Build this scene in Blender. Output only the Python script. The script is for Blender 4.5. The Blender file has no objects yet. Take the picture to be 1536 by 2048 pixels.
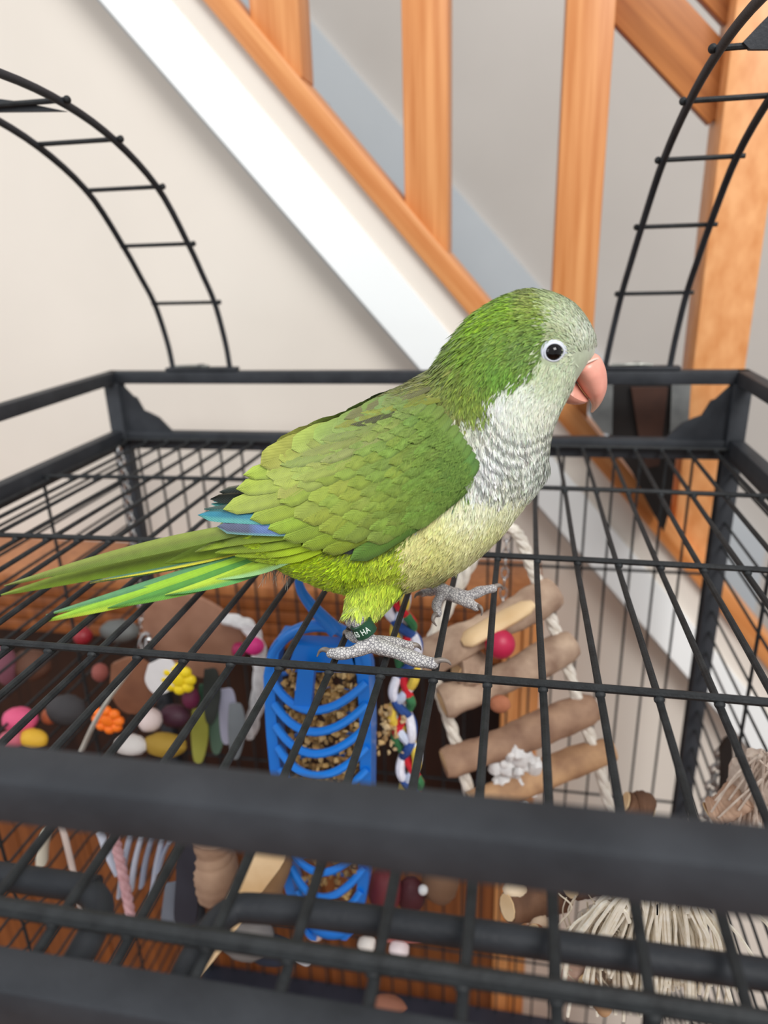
import bpy, bmesh, math, random
import numpy as np
from mathutils import Vector, Matrix
from mathutils.bvhtree import BVHTree

random.seed(7); rng = np.random.default_rng(7)
SC = bpy.context.scene
Z0 = 1050.0                       # height of the cage-top grid above the floor, mm

# ------------------------------------------------------------------ camera
F_PX = 1413.9
CAM = np.array([14.36, 0.0, 143.94])
def _axes(yaw, pitch, roll):
    cy, sy, cp, sp = math.cos(yaw), math.sin(yaw), math.cos(pitch), math.sin(pitch)
    w = np.array([sy*cp, cy*cp, -sp]); r0 = np.array([cy, -sy, 0.]); u0 = np.cross(r0, w)
    return math.cos(roll)*r0 + math.sin(roll)*u0, -math.sin(roll)*r0 + math.cos(roll)*u0, w
RR, UU, WW = _axes(-0.1938, 0.3496, -0.0323)
def P(px, py, Y):                 # a point of the photograph at depth plane Y (mm, cage frame)
    d = WW + RR*(px-768)/F_PX - UU*(py-1024)/F_PX
    return CAM + d*((Y-CAM[1])/d[1])
def PZ(px, py, z):
    d = WW + RR*(px-768)/F_PX - UU*(py-1024)/F_PX
    return CAM + d*((z-CAM[2])/d[2])
def proj(X):
    d = np.asarray(X, float)-CAM; z = d@WW
    return 768+F_PX*(d@RR)/z, 1024-F_PX*(d@UU)/z

cd = bpy.data.cameras.new('camera'); cam = bpy.data.objects.new('camera', cd)
SC.collection.objects.link(cam); SC.camera = cam
cd.sensor_fit = 'VERTICAL'; cd.sensor_height = 36; cd.lens = F_PX*36/2048
cd.clip_start = 0.01; cd.clip_end = 30
M = Matrix(((RR[0], UU[0], -WW[0]), (RR[1], UU[1], -WW[1]), (RR[2], UU[2], -WW[2]))).to_4x4()
M.translation = Vector((CAM[0]/1000, CAM[1]/1000, (CAM[2]+Z0)/1000)); cam.matrix_world = M
cd.dof.use_dof = True; cd.dof.focus_distance = 0.262; cd.dof.aperture_fstop = 8.5

# ------------------------------------------------------------------ world and lamps
wd = bpy.data.worlds.new('room_light'); SC.world = wd; wd.use_nodes = True
bg = wd.node_tree.nodes['Background']; bg.inputs[0].default_value = (0.96, 0.975, 1.0, 1); bg.inputs[1].default_value = 0.64
def area(name, loc, target, sx, sy, power, col):
    l = bpy.data.lights.new(name, 'AREA'); l.shape = 'RECTANGLE'; l.size = sx; l.size_y = sy; l.energy = power; l.color = col
    o = bpy.data.objects.new(name, l); SC.collection.objects.link(o); o.location = loc
    o.rotation_euler = (Vector(target)-Vector(loc)).to_track_quat('-Z', 'Y').to_euler(); return o
area('window_light', (0.9, -1.1, 2.7), (-0.05, 0.4, 1.05), 1.2, 1.0, 58, (1.0, 0.985, 0.96))
area('side_window_light', (-1.8, -0.5, 1.9), (0.0, 0.4, 1.05), 1.0, 1.2, 13, (0.93, 0.97, 1.0))
SC.view_settings.view_transform = 'Standard'; SC.view_settings.look = 'None'
SC.view_settings.exposure = 0.0; SC.view_settings.gamma = 1; SC.view_settings.use_curve_mapping = False

# ------------------------------------------------------------------ materials
def lin(c):
    c = np.asarray(c, float)/255.
    return np.where(c <= 0.04045, c/12.92, ((c+0.055)/1.055)**2.4)
def rgba(c): return tuple(float(v) for v in lin(c))+(1,)
MATS = {}
def mat(name, c1, c2=None, rough=.5, metal=0., scale=30., stretch=(1, 1, 1), bump=0., bscale=None, spec=.5, detail=4, lo=.3, hi=.7, trans=0., alpha=1., attr=False, sheen=0., coat=0.):
    if name in MATS: return MATS[name]
    m = bpy.data.materials.new(name); m.use_nodes = True; nt = m.node_tree; N = nt.nodes; L = nt.links
    b = N['Principled BSDF']; b.inputs['Roughness'].default_value = rough; b.inputs['Metallic'].default_value = metal
    b.inputs['Specular IOR Level'].default_value = spec
    if trans: b.inputs['Transmission Weight'].default_value = trans
    if sheen: b.inputs['Sheen Weight'].default_value = sheen
    if coat: b.inputs['Coat Weight'].default_value = coat
    tc = N.new('ShaderNodeTexCoord'); mp = N.new('ShaderNodeMapping'); mp.inputs['Scale'].default_value = stretch
    L.new(tc.outputs['Object'], mp.inputs['Vector'])
    nz = N.new('ShaderNodeTexNoise'); nz.inputs['Scale'].default_value = scale; nz.inputs['Detail'].default_value = detail
    L.new(mp.outputs[0], nz.inputs['Vector'])
    rp = N.new('ShaderNodeValToRGB'); rp.color_ramp.elements[0].position = lo; rp.color_ramp.elements[1].position = hi
    rp.color_ramp.elements[0].color = rgba(c1); rp.color_ramp.elements[1].color = rgba(c2 if c2 is not None else c1)
    L.new(nz.outputs['Fac'], rp.inputs[0])
    if attr:
        at = N.new('ShaderNodeAttribute'); at.attribute_name = 'Col'
        mx = N.new('ShaderNodeMix'); mx.data_type = 'RGBA'; mx.blend_type = 'MULTIPLY'; mx.inputs[0].default_value = 1
        L.new(at.outputs['Color'], mx.inputs[6]); L.new(rp.outputs[0], mx.inputs[7]); L.new(mx.outputs[2], b.inputs['Base Color'])
    else: L.new(rp.outputs[0], b.inputs['Base Color'])
    if bump:
        bp = N.new('ShaderNodeBump'); bp.inputs['Strength'].default_value = bump; bp.inputs['Distance'].default_value = .0006
        if bscale:
            n2 = N.new('ShaderNodeTexNoise'); n2.inputs['Scale'].default_value = bscale; L.new(mp.outputs[0], n2.inputs['Vector']); src = n2.outputs['Fac']
        else: src = nz.outputs['Fac']
        L.new(src, bp.inputs['Height']); L.new(bp.outputs[0], b.inputs['Normal'])
    MATS[name] = m; return m
IRON = mat('powder_coated_iron', (24, 26, 28), (40, 43, 45), rough=.62, scale=180, bump=.35, bscale=900, spec=.35)
IRON2 = mat('powder_coated_frame', (34, 37, 42), (49, 52, 57), rough=.6, scale=60, bump=.3, bscale=700, spec=.35)
def wood(name, a, b, sc=14, rough=.42, bump=.15):
    return mat(name, a, b, rough=rough, scale=sc, stretch=(11, 11, .45), bump=bump, detail=8, lo=.32, hi=.68)
OAK = wood('honey_oak', (194, 120, 62), (222, 156, 98))
OAKD = wood('dark_oak', (150, 88, 42), (192, 124, 68))  # darker oak tone for the handrail and its cap
CHEST = wood('brown_cabinet_wood', (112, 60, 26), (146, 84, 40), sc=10)
CHESTD = wood('shelf_shade_wood', (30, 16, 12), (52, 28, 18), sc=10)  # shade of the open shelf interior put into the wood colour
WHITE = mat('white_gloss_paint', (236, 240, 240), (244, 247, 247), rough=.35, scale=6, bump=.05, bscale=40)
BEIGEP = mat('cream_paint', (216, 208, 198), (224, 216, 206), rough=.5, scale=5)
WALL = mat('warm_white_plaster', (213, 206, 196), (225, 218, 208), rough=.85, scale=3.2, bump=.12, bscale=60)
WALLG = mat('grey_wall_paint', (190, 185, 179), (204, 199, 193), rough=.85, scale=2.5, bump=.1, bscale=60)
SKIRT = mat('pale_blue_white_paint', (192, 200, 206), (202, 209, 214), rough=.5, scale=4)
CARPET = mat('grey_carpet', (96, 92, 90), (130, 126, 122), rough=.95, scale=300, bump=.6)
STEEL = mat('bright_steel', (205, 205, 205), (225, 225, 225), rough=.25, metal=1., scale=100)
BLUE = mat('blue_plastic', (14, 112, 208), (28, 128, 222), rough=.32, scale=20, spec=.5)
BARK = mat('grey_brown_bark', (138, 110, 92), (204, 178, 154), rough=.8, scale=60, bump=.5, stretch=(1, 1, 1))
BARKD = mat('dark_bark', (84, 56, 40), (128, 92, 68), rough=.8, scale=70, bump=.5)
PALEW = mat('peeled_pale_wood', (214, 178, 130), (238, 210, 168), rough=.65, scale=40, bump=.25)
ROPE = mat('cream_cotton_rope', (214, 206, 192), (238, 232, 222), rough=.95, scale=250, bump=.8)

# ------------------------------------------------------------------ mesh helpers (all input in mm, cage frame)
ORG = {}
def link(o): SC.collection.objects.link(o); return o
def tag(o, label=None, cat=None, group=None, kind=None):
    for k, v in (('label', label), ('category', cat), ('group', group), ('kind', kind)):
        if v: o[k] = v
    return o
def thing(name, label, cat, loc, group=None):
    o = link(bpy.data.objects.new(name, None)); o.empty_display_size = .02
    o.location = (loc[0]/1000, loc[1]/1000, (loc[2]+Z0)/1000); ORG[o.name] = np.array(loc, float)
    return tag(o, label, cat, group)
class MB:
    def __init__(s): s.v = []; s.f = []; s.c = []
    def add(s, vs, fs, col=None):
        n = len(s.v); s.v += [tuple(map(float, q)) for q in vs]; s.f += [tuple(i+n for i in f) for f in fs]
        if col is not None: s.c += [tuple(col)]*len(vs)
        return s
    def box(s, lo, hi, bev=0.):
        x0, y0, z0 = lo; x1, y1, z1 = hi
        if bev <= 0:
            v = [(x0, y0, z0), (x1, y0, z0), (x1, y1, z0), (x0, y1, z0), (x0, y0, z1), (x1, y0, z1), (x1, y1, z1), (x0, y1, z1)]
            return s.add(v, [(0, 3, 2, 1), (4, 5, 6, 7), (0, 1, 5, 4), (1, 2, 6, 5), (2, 3, 7, 6), (3, 0, 4, 7)])
        bm = bmesh.new(); bmesh.ops.create_cube(bm, size=1)
        for w in bm.verts: w.co = Vector(((x0+x1)/2+w.co.x*(x1-x0), (y0+y1)/2+w.co.y*(y1-y0), (z0+z1)/2+w.co.z*(z1-z0)))
        bmesh.ops.bevel(bm, geom=bm.edges[:], offset=bev, segments=2, affect='EDGES', profile=.5)
        bm.verts.index_update(); s.add([w.co for w in bm.verts], [[w.index for w in f.verts] for f in bm.faces]); bm.free(); return s
    def prism(s, poly, y0, y1):       # polygon in XZ, extruded along Y
        n = len(poly); v = [(x, y0, z) for x, z in poly]+[(x, y1, z) for x, z in poly]
        return s.add(v, [tuple(range(n)), tuple(range(2*n-1, n-1, -1))]+[(i, i+n, (i+1) % n+n, (i+1) % n) for i in range(n)])
    def tube(s, pts, r, seg=10, cap=True, closed=False, col=None, flat=1.):
        p = np.array(pts, float); n = len(p); r = np.broadcast_to(np.asarray(r, float), (n,))
        t = np.roll(p, -1, 0)-np.roll(p, 1, 0) if closed else np.gradient(p, axis=0)
        t /= np.linalg.norm(t, axis=1)[:, None]+1e-12
        a = np.array([0, 0, 1.]) if abs(t[0][2]) < .9 else np.array([1., 0, 0])
        N = np.cross(t[0], a); N /= np.linalg.norm(N); vs = []
        for i in range(n):
            N = N-t[i]*(N@t[i]); N /= np.linalg.norm(N)+1e-12; B = np.cross(t[i], N)
            for k in range(seg):
                q = 2*math.pi*k/seg; vs.append(p[i]+r[i]*(math.cos(q)*N+flat*math.sin(q)*B))
        fs = []
        for i in range(n if closed else n-1):
            j = (i+1) % n
            for k in range(seg): fs.append((i*seg+k, i*seg+(k+1) % seg, j*seg+(k+1) % seg, j*seg+k))
        if cap and not closed: fs += [tuple(range(seg))[::-1], tuple((n-1)*seg+k for k in range(seg))]
        return s.add(vs, fs, col)
    def ball(s, c, r, su=12, sv=8, jit=0., col=None):
        r = np.broadcast_to(np.asarray(r, float), (3,)); c = np.asarray(c, float); vs = [c+r*(0, 0, 1)]
        for i in range(1, sv):
            for k in range(su):
                a, b = math.pi*i/sv, 2*math.pi*k/su
                vs.append(c+r*np.array([math.sin(a)*math.cos(b), math.sin(a)*math.sin(b), math.cos(a)])*(1+jit*(rng.random()-.5)))
        vs.append(c-r*(0, 0, 1)); fs = [(0, 1+k, 1+(k+1) % su) for k in range(su)]
        for i in range(sv-2):
            for k in range(su): fs.append((1+i*su+k, 1+(i+1)*su+k, 1+(i+1)*su+(k+1) % su, 1+i*su+(k+1) % su))
        e = len(vs)-1; fs += [(e, 1+(sv-2)*su+(k+1) % su, 1+(sv-2)*su+k) for k in range(su)]
        return s.add(vs, fs, col)
    def build(s, name, m, parent=None, smooth=True, loc=None, colors=None, uv=None):
        base = np.array(loc, float) if loc is not None else (ORG.get(_root(parent).name) if parent else np.zeros(3))
        v = np.array(s.v, float)-base
        me = bpy.data.meshes.new(name); me.from_pydata((v/1000.).tolist(), [], s.f)
        if colors is None and s.c: colors = s.c
        if colors is not None:
            ca = me.color_attributes.new('Col', 'FLOAT_COLOR', 'POINT'); a = np.ones((len(v), 4), np.float32); a[:, :3] = np.asarray(colors)[:, :3]
            ca.data.foreach_set('color', a.ravel())
        if smooth: me.polygons.foreach_set('use_smooth', [True]*len(me.polygons))
        me.materials.append(m); me.update()
        if smooth:
            try: me.set_sharp_from_angle(angle=math.radians(40))
            except Exception: pass
        o = link(bpy.data.objects.new(name, me))
        if parent: o.parent = parent
        else: o.location = (base[0]/1000, base[1]/1000, (base[2]+Z0)/1000); ORG[o.name] = base
        return o
def _root(o):
    while o.parent: o = o.parent
    return o
def spline(pts, n):                    # Catmull-Rom through points
    p = np.array(pts, float); p = np.vstack([2*p[0]-p[1], p, 2*p[-1]-p[-2]]); out = []
    m = len(p)-3
    for q in np.linspace(0, m-1e-6, n):
        i = int(q); t = q-i; a, b, c, d = p[i:i+4]
        out.append(.5*((2*b)+(-a+c)*t+(2*a-5*b+4*c-d)*t*t+(-a+3*b-3*c+d)*t**3))
    return np.array(out)
def struct(o): o['kind'] = 'structure'; return o
def board(name, a, b, wid, thick, m, parent, up=(0, 1, 0)):
    """wood board from a to b (its long axis is local Z so the grain follows it)"""
    a = np.array(a, float); b = np.array(b, float); L = np.linalg.norm(b-a)
    mb = MB().box((-wid/2, -thick/2, 0), (wid/2, thick/2, L), 1.5)
    me_o = mb.build(name, m, None, loc=(0, 0, 0)); me_o.location = (0, 0, 0)
    z = Vector((b-a)/L); y = Vector(up); x = y.cross(z).normalized(); y = z.cross(x)
    R = Matrix((x, y, z)).transposed().to_4x4(); base = ORG[_root(parent).name] if parent else np.array([0, 0, -Z0])
    R.translation = Vector((a-base)/1000); me_o.matrix_local = R
    if parent: me_o.parent = parent; me_o.matrix_local = R
    return me_o

# ================================================================== SETTING
YF = 640.                          # front face of the stair string
def zl(x): return 53.4-1.153*(x+80.5)      # lower edge of the white string
def ze(x): return 83.3-1.175*(x+53.8)      # edge between white face and cream strip
def zo(x): return 97.0-1.150*(x+34.6)      # start of oak base rail
def zr(x): return 107.5-1.150*(x+18.8)     # top of oak base rail
XA, XB = -1100, 560
fl = struct(MB().box((-2500, -2500, -Z0-40), (2500, 1500, -Z0)).build('floor', wood('floor_boards', (120, 74, 40), (156, 104, 62)), smooth=False))
wu = struct(MB().prism([(-2500, -Z0), (900, -Z0), (900, zl(900)+60), (XA, zl(XA)+60), (-2500, zl(XA)+60)], 668, 700).build('wall_back', WALL, smooth=False))
wf = struct(MB().box((-2500, 1400, -Z0), (2500, 1430, 1500)).build('wall_far', WALLG, smooth=False))
sk = struct(MB().prism([(-900, 549+1.1*520), (500, 549-1.1*880), (500, 549-1.1*880-300), (-900, 549+1.1*520-300)], 1385, 1400).build('baseboard_far', SKIRT, smooth=False))

st = thing('staircase', 'honey oak and white painted staircase rising to the left behind the cage', 'staircase', (0, 660, -Z0))
MB().prism([(XA, zl(XA)), (XB, zl(XB)), (XB, ze(XB)), (XA, ze(XA))], YF, 672).build('string_board', WHITE, st, smooth=False)['label'] = 'white painted string board'
MB().prism([(XA, zl(XA)-7), (XB, zl(XB)-7), (XB, zl(XB)+2), (XA, zl(XA)+2)], YF+12, 668).build('string_shadow_line', mat('shadow_line_grey', (188, 192, 192)), st, smooth=False)  # grey strip standing for the shadow line under the string's lower edge
MB().prism([(XA, ze(XA)), (XB, ze(XB)), (XB, zo(XB)+2), (XA, zo(XA)+2)], YF+7, 672).build('string_cap', BEIGEP, st, smooth=False)['label'] = 'cream painted strip'
hw = 17.0
c0 = np.array([XA, YF+28, (zo(XA)+zr(XA))/2]); c1 = np.array([XB, YF+28, (zo(XB)+zr(XB))/2])
wdt = (zr(0)-zo(0))*math.cos(math.atan(1.15))
board('base_rail', c0, c1, wdt, 56, OAK, st)['label'] = 'sloping oak base rail'
for x0, x1, d in ((-211.5, -170.2, 0), (-86.6, -49.5, 0), (40.2, 76.5, 0)):
    xc = (x0+x1)/2; board('baluster', (xc, 668, zr(xc)-22), (xc, 668, 520), x1-x0, 36, OAK, st)
for xc in (-336, -461): board('baluster', (xc, 668, zr(xc)-22), (xc, 668, 900), 37, 36, OAK, st)
board('newel_post', (182, 672, -142), (182, 672, 420), 42, 44, mat('newel_oak', (208, 138, 80), (230, 168, 112), rough=.42, scale=60, stretch=(1.6, 1.6, .8), bump=.1, detail=6), st)
def rail(name, off, wid, dep, m, Yc):
    a = np.array([-250, Yc, 267-.95*(-250-119)+off]); b = np.array([172, Yc, 267-.95*(172-119)+off]); return board(name, a, b, wid, dep, m, st)
rail('handrail', 32, 44, 12, OAKD, 677)
rail('rail_cap', 97, 36, 12, OAKD, 677)
for k in range(9):
    x = 330-165*k; z = zo(x)-40
    MB().box((x-185, 672, z-30), (x, 1385, z), 6).build('stair_tread', CARPET, st)
    MB().box((x-180, 690, z-190), (x-165, 1385, z-30)).build('stair_riser', CARPET, st, smooth=False)

# wooden cabinet behind the cage
cb = thing('wooden_cabinet', 'low brown wooden cabinet with open dark shelf behind the cage', 'cabinet', (-230, 605, -Z0))
MB().box((-760, 574, -162), (43, 667, -150), 2).build('top_panel', wood('cabinet_top_oak', (150, 90, 48), (182, 118, 70)), cb)
for k in range(4): MB().box((-758, 577, -162-14*(k+1)), (8, 590, -162-14*k-1.2), 1).build('board', CHEST, cb)
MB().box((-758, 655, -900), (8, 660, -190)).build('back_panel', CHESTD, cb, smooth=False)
MB().box((-758, 577, -470), (8, 655, -455), 1).build('shelf', CHEST, cb)
for k in range(8): MB().box((-758+96*k, 577, -Z0), (-758+96*k+94.5, 590, -470), 1.2).build('door_panel', wood('cabinet_door_wood', (104, 56, 26), (136, 78, 38), sc=12), cb)
MB().box((8, 572, -Z0), (25, 590, -162), 2).build('side_post', OAK, cb)
MB().box((26, 570, -Z0), (43, 667, -162), 2).build('side_panel', OAK, cb)

# dark bag in front of the newel post
bgm = mat('black_leather', (14, 12, 12), (26, 20, 18), rough=.5, scale=60, bump=.3)
dk = thing('leather_bag', 'dark brown and black bag with grey side panels, beside the newel post', 'bag', (107, 612, -90))
poly = lambda q, Y: [(P(x, y, Y)[0], P(x, y, Y)[2]) for x, y in q]
MB().prism(poly([(1205, 768), (1360, 768), (1352, 900), (1340, 1010), (1326, 1062), (1300, 1015), (1262, 940), (1225, 890)], 606), 603, 636).build('bag_body', bgm, dk)
MB().prism(poly([(1262, 775), (1335, 775), (1325, 860), (1318, 930), (1290, 935), (1275, 860)], 600), 598, 606).build('front_pocket', mat('brown_leather', (52, 30, 22), (70, 42, 30), rough=.5, scale=40), dk)
gp = mat('grey_canvas', (98, 100, 100), (120, 122, 120), rough=.8, scale=80)
MB().prism(poly([(1182, 768), (1226, 768), (1224, 870), (1205, 866), (1184, 838)], 600), 600, 630).build('side_panel', gp, dk)
MB().prism(poly([(1344, 768), (1382, 768), (1376, 868), (1340, 868)], 600), 600, 630).build('side_panel', gp, dk)

# ================================================================== CAGE
XL, XR, YN, YB, H = -329., 178., 87., 555., 58.
cage = thing('bird_cage', 'black powder-coated wire bird cage with open play top', 'cage', (-75, 321, -Z0))
def part(mb, name, m=IRON2, par=None, label=None, **k):
    o = mb.build(name, m, par or cage, **k)
    if label: o['label'] = label
    return o
T = 10.
part(MB().box((XL, YB-T, H-T), (XR, YB, H), 1), 'upper_rim'); part(MB().box((XL, YN, H-T), (XR, YN+T, H), 1), 'upper_rim')
part(MB().box((XL, YN, H-T), (XL+T, YB, H), 1), 'upper_rim'); part(MB().box((XR-T, YN, H-T), (XR, YB, H), 1), 'upper_rim')
part(MB().box((XL, YB-T, -8), (XR, YB, 7), 1), 'lower_rim'); part(MB().box((XL, YN, -11), (XR, YN+T, 2), 1), 'lower_rim')
part(MB().box((XL, YN, -7), (XL+T, YB, 8), 1), 'lower_rim'); part(MB().box((XR-T, YN, -7), (XR, YB, 8), 1), 'lower_rim')
for x in (XL-1, XR-12):
    for y in (YN-1, YB-12):
        part(MB().box((x, y, -Z0), (x+13, y+13, H-T+1), 1.2), 'corner_post')
def bracket(sx, x0, Y):
    prof = [(0, 44), (3, 40), (11, 31), (14, 30), (19, 19), (24, 17), (32, 13), (40, 4), (44, 0), (0, 0)]
    q = [(x0+sx*a, 6+b) for a, b in prof]
    if sx < 0: q = q[::-1]
    return MB().prism(q, Y, Y+3)
for sx, x0 in ((1, XL+11), (-1, XR-11)):
    part(bracket(sx, x0, YB-8), 'corner_bracket'); part(bracket(sx, x0, YN+3), 'corner_bracket')
xc0 = (XL+XR)/2
def bow(x, y): return 2.5*max(0, 1-((x-xc0)/250)**2)*max(0, 1-((y-321)/240)**2)
def jig(k, a=.35): return a*math.sin(k*12.9898)
# grid wires: along Y below, along X above
for k in range(-17, 9):
    x = 7.2+19*k
    if x < XL+9 or x > XR-9: continue
    pts = [(x+jig(k+y*.013), y, -1.3+bow(x, y)) for y in np.linspace(YN+4, YB-4, 15)]
    part(MB().tube(pts, 1.35, 8), 'grid_wire', IRON)
for y in (106, 214.6, 322.4, 433.4, 541):
    pts = [(x, y+.3*math.sin(x*.02), 1.3+bow(x, y)) for x in np.linspace(XL+4, XR-4, 24)]
    mb = MB().tube(pts, 1.55 if y > 110 else 2.2, 8)
    for k in range(-17, 9):
        x = 7.2+19*k
        if XL+9 < x < XR-9: mb.ball((x, y-1.2, -.3+bow(x, y)), (1.9, 1.6, 1.5), 7, 5)     # weld blobs
    part(mb, 'cross_wire', IRON)
# U-shaped lid frames under the front of the grid
a1 = P(0, 1750, 121.7)[0]
part(MB().tube(spline([(XL+8, 121.5, -8), (-110, 121.5, -8), (-92, 121, -8), (-84, 116, -8), (-82, 106, -8), (-82, 96, -8)], 26), 3.5, 12), 'lid_frame')
part(MB().tube(spline([(XR-8, 124.5, -8), (0, 124, -8), (-42, 123, -8), (-52, 120, -8), (-55, 108, -8), (-55, 96, -8)], 30), 3.5, 12), 'lid_frame')
# back wires, side wires
for k in range(1, 27):
    x = XL+19*k
    if x < XR-8: part(MB().tube([(x, YB-6, -6), (x+.4, YB-6, -300), (x, YB-6, -640)], 1.05, 6), 'back_wire', IRON)
for z in (-36, -104, -217, -333, -450, -560): part(MB().tube([(XL+4, YB-4, z), (XR-4, YB-4, z)], 1.2, 6), 'back_cross_wire', IRON)
for x in (XL+5, XR-5):
    for k in range(1, 34): part(MB().tube([(x, YN+6, -19*k), (x+.3, 320, -19*k), (x, YB-6, -19*k)], 1.05, 6), 'side_wire', IRON)
    for y in (200, 320, 436): part(MB().tube([(x+(1.6 if x < 0 else -1.6), y, -6), (x+(1.6 if x < 0 else -1.6), y, -640)], 1.2, 6), 'side_cross_wire', IRON)
part(MB().box((XL+2, YN+2, -652), (XR-2, YB-2, -640), 2), 'tray', mat('navy_tray', (30, 34, 46), (44, 46, 58), rough=.6, scale=30))

# arch ladders
def arch(xa, xb, prof, rungs, lean, ks=1):
    half = prof+[(2*321-y, z) for y, z in prof[::-1][1:]]
    yz = spline(half, 70)
    mb = MB()
    def lx(i, z): return (xa, xb)[i]+lean[i]*max(0, z-60)/165
    for i in (0, 1): mb.tube([(lx(i, z), y, z) for y, z in yz], 2.1, 10)
    a = part(mb, 'arch_ladder')
    for y, z in rungs:
        for yy in (y, 2*321-y):
            m2 = MB().tube([(lx(0, z)-2.5, yy, z+1), (lx(1, z)+4.5, yy, z+1)], 1.35, 8)
            m2.ball((lx(1, z)+3.6 if ks > 0 else lx(0, z)-2.8, yy, z+1), 2.0, 8, 6)
            o = m2.build('rung', IRON, a)
    for y in (YB-5, 2*321-YB+5):
        MB().box((xa-5, y-5, H+.2), (xb+7, y+4, H+3.2), .8).build('base_plate', IRON2, a)
        MB().tube([(( xa+xb)/2, y, H+2), ((xa+xb)/2, y, H+5.5)], 3.4, 6).build('bolt', STEEL if 0 else IRON, a)
        MB().tube(spline([(xa+4, y-3, H+4), (xa+16, y-4, H+4.6), (xa+24, y-2, H+4.5), (xa+33, y-3, H+4.2)], 10), 1.3, 6).build('wire_clip', mat('dull_zinc', (120, 122, 118), (160, 160, 152), rough=.45, metal=.7), a)
    return a
prof = [(550, 61), (546, 82), (534, 112), (517, 134), (500, 154), (466, 187), (421, 209), (373, 221), (321, 225)]
rg = [(534, 112), (500, 154), (464, 188), (419, 209.5), (371, 221)]
al = arch(-268, -218, prof, rg, (0, 0)); ar = arch(77, 122.5, prof, rg, (17, 8), -1)
def mount(pts, Y, par):
    q = [P(a, b, Y) for a, b in pts]; n = len(q); MB().add(q+[v+np.array([0, 3, 0]) for v in q], [tuple(range(n)), tuple(range(2*n-1, n-1, -1))]+[(i, i+n, (i+1) % n+n, (i+1) % n) for i in range(n)]).build('mount_plate', IRON2, par, smooth=False)
mount([(1486, 84), (1500, 98), (1560, 98), (1600, 20), (1560, 8), (1524, 44)], 369, ar)
mount([(-60, 190), (40, 203), (92, 214), (130, 222), (-60, 224)], 372, al)

# ================================================================== PARROT
YS = 250.                                            # sagittal plane of the bird
def S(px, py, dy=0.):
    q = P(px, py, YS); return np.array([q[0], YS+dy, q[2]])
FEA = bpy.data.materials.new('feather'); FEA.use_nodes = True
def _feather_mat():
    nt = FEA.node_tree; N = nt.nodes; L = nt.links; b = N['Principled BSDF']
    b.inputs['Roughness'].default_value = .62; b.inputs['Specular IOR Level'].default_value = .3; b.inputs['Sheen Weight'].default_value = .15
    at = N.new('ShaderNodeAttribute'); at.attribute_name = 'Col'; uv = N.new('ShaderNodeUVMap')
    sp = N.new('ShaderNodeSeparateXYZ'); L.new(uv.outputs[0], sp.inputs[0])
    def mth(op, a, c=None):
        n = N.new('ShaderNodeMath'); n.operation = op
        for i, q in enumerate((a, c)):
            if q is None: continue
            if isinstance(q, (int, float)): n.inputs[i].default_value = q
            else: L.new(q, n.inputs[i])
        return n.outputs[0]
    ab = mth('ABSOLUTE', sp.outputs[0]); ph = mth('SUBTRACT', sp.outputs[1], mth('MULTIPLY', ab, .8))
    nz = N.new('ShaderNodeTexNoise'); nz.inputs['Scale'].default_value = 900; nz.inputs['Detail'].default_value = 3
    tc = N.new('ShaderNodeTexCoord'); L.new(tc.outputs['Object'], nz.inputs['Vector'])
    w = mth('SINE', mth('ADD', mth('MULTIPLY', ph, 13.), mth('MULTIPLY', nz.outputs['Fac'], 3.)))
    n2 = N.new('ShaderNodeTexNoise'); n2.inputs['Scale'].default_value = 220; L.new(tc.outputs['Object'], n2.inputs['Vector'])
    k = mth('ADD', mth('ADD', .82, mth('MULTIPLY', w, .07)), mth('MULTIPLY', n2.outputs['Fac'], .36))
    mx = N.new('ShaderNodeMix'); mx.data_type = 'RGBA'; mx.blend_type = 'MULTIPLY'; mx.inputs[0].default_value = 1
    cb_ = N.new('ShaderNodeCombineXYZ'); [L.new(k, cb_.inputs[i]) for i in range(3)]
    L.new(at.outputs['Color'], mx.inputs[6]); L.new(cb_.outputs[0], mx.inputs[7]); L.new(mx.outputs[2], b.inputs['Base Color'])
    bp = N.new('ShaderNodeBump'); bp.inputs['Strength'].default_value = .35; bp.inputs['Distance'].default_value = .0002
    L.new(w, bp.inputs['Height']); L.new(bp.outputs[0], b.inputs['Normal'])
_feather_mat()
DOWN = mat('soft_plumage', (236, 236, 236), (255, 255, 255), rough=.75, scale=500, attr=True, spec=.2, sheen=.2)
SKINM = mat('scaly_grey_skin', (120, 118, 122), (214, 210, 206), rough=.55, scale=100)
def _skin():
    nt = SKINM.node_tree; N = nt.nodes; L = nt.links; b = N['Principled BSDF']
    tc = N.new('ShaderNodeTexCoord'); vo = N.new('ShaderNodeTexVoronoi'); vo.feature = 'DISTANCE_TO_EDGE'; vo.inputs['Scale'].default_value = 950
    L.new(tc.outputs['Object'], vo.inputs['Vector'])
    rp = N.new('ShaderNodeValToRGB'); e = rp.color_ramp.elements; e[0].position = .02; e[1].position = .17; e[0].color = rgba((104, 102, 108)); e[1].color = rgba((200, 197, 195))
    L.new(vo.outputs['Distance'], rp.inputs[0]); L.new(rp.outputs[0], b.inputs['Base Color'])
    bp = N.new('ShaderNodeBump'); bp.inputs['Strength'].default_value = .6; bp.inputs['Distance'].default_value = .0004
    L.new(vo.outputs['Distance'], bp.inputs['Height']); L.new(bp.outputs[0], b.inputs['Normal'])
_skin()

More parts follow.
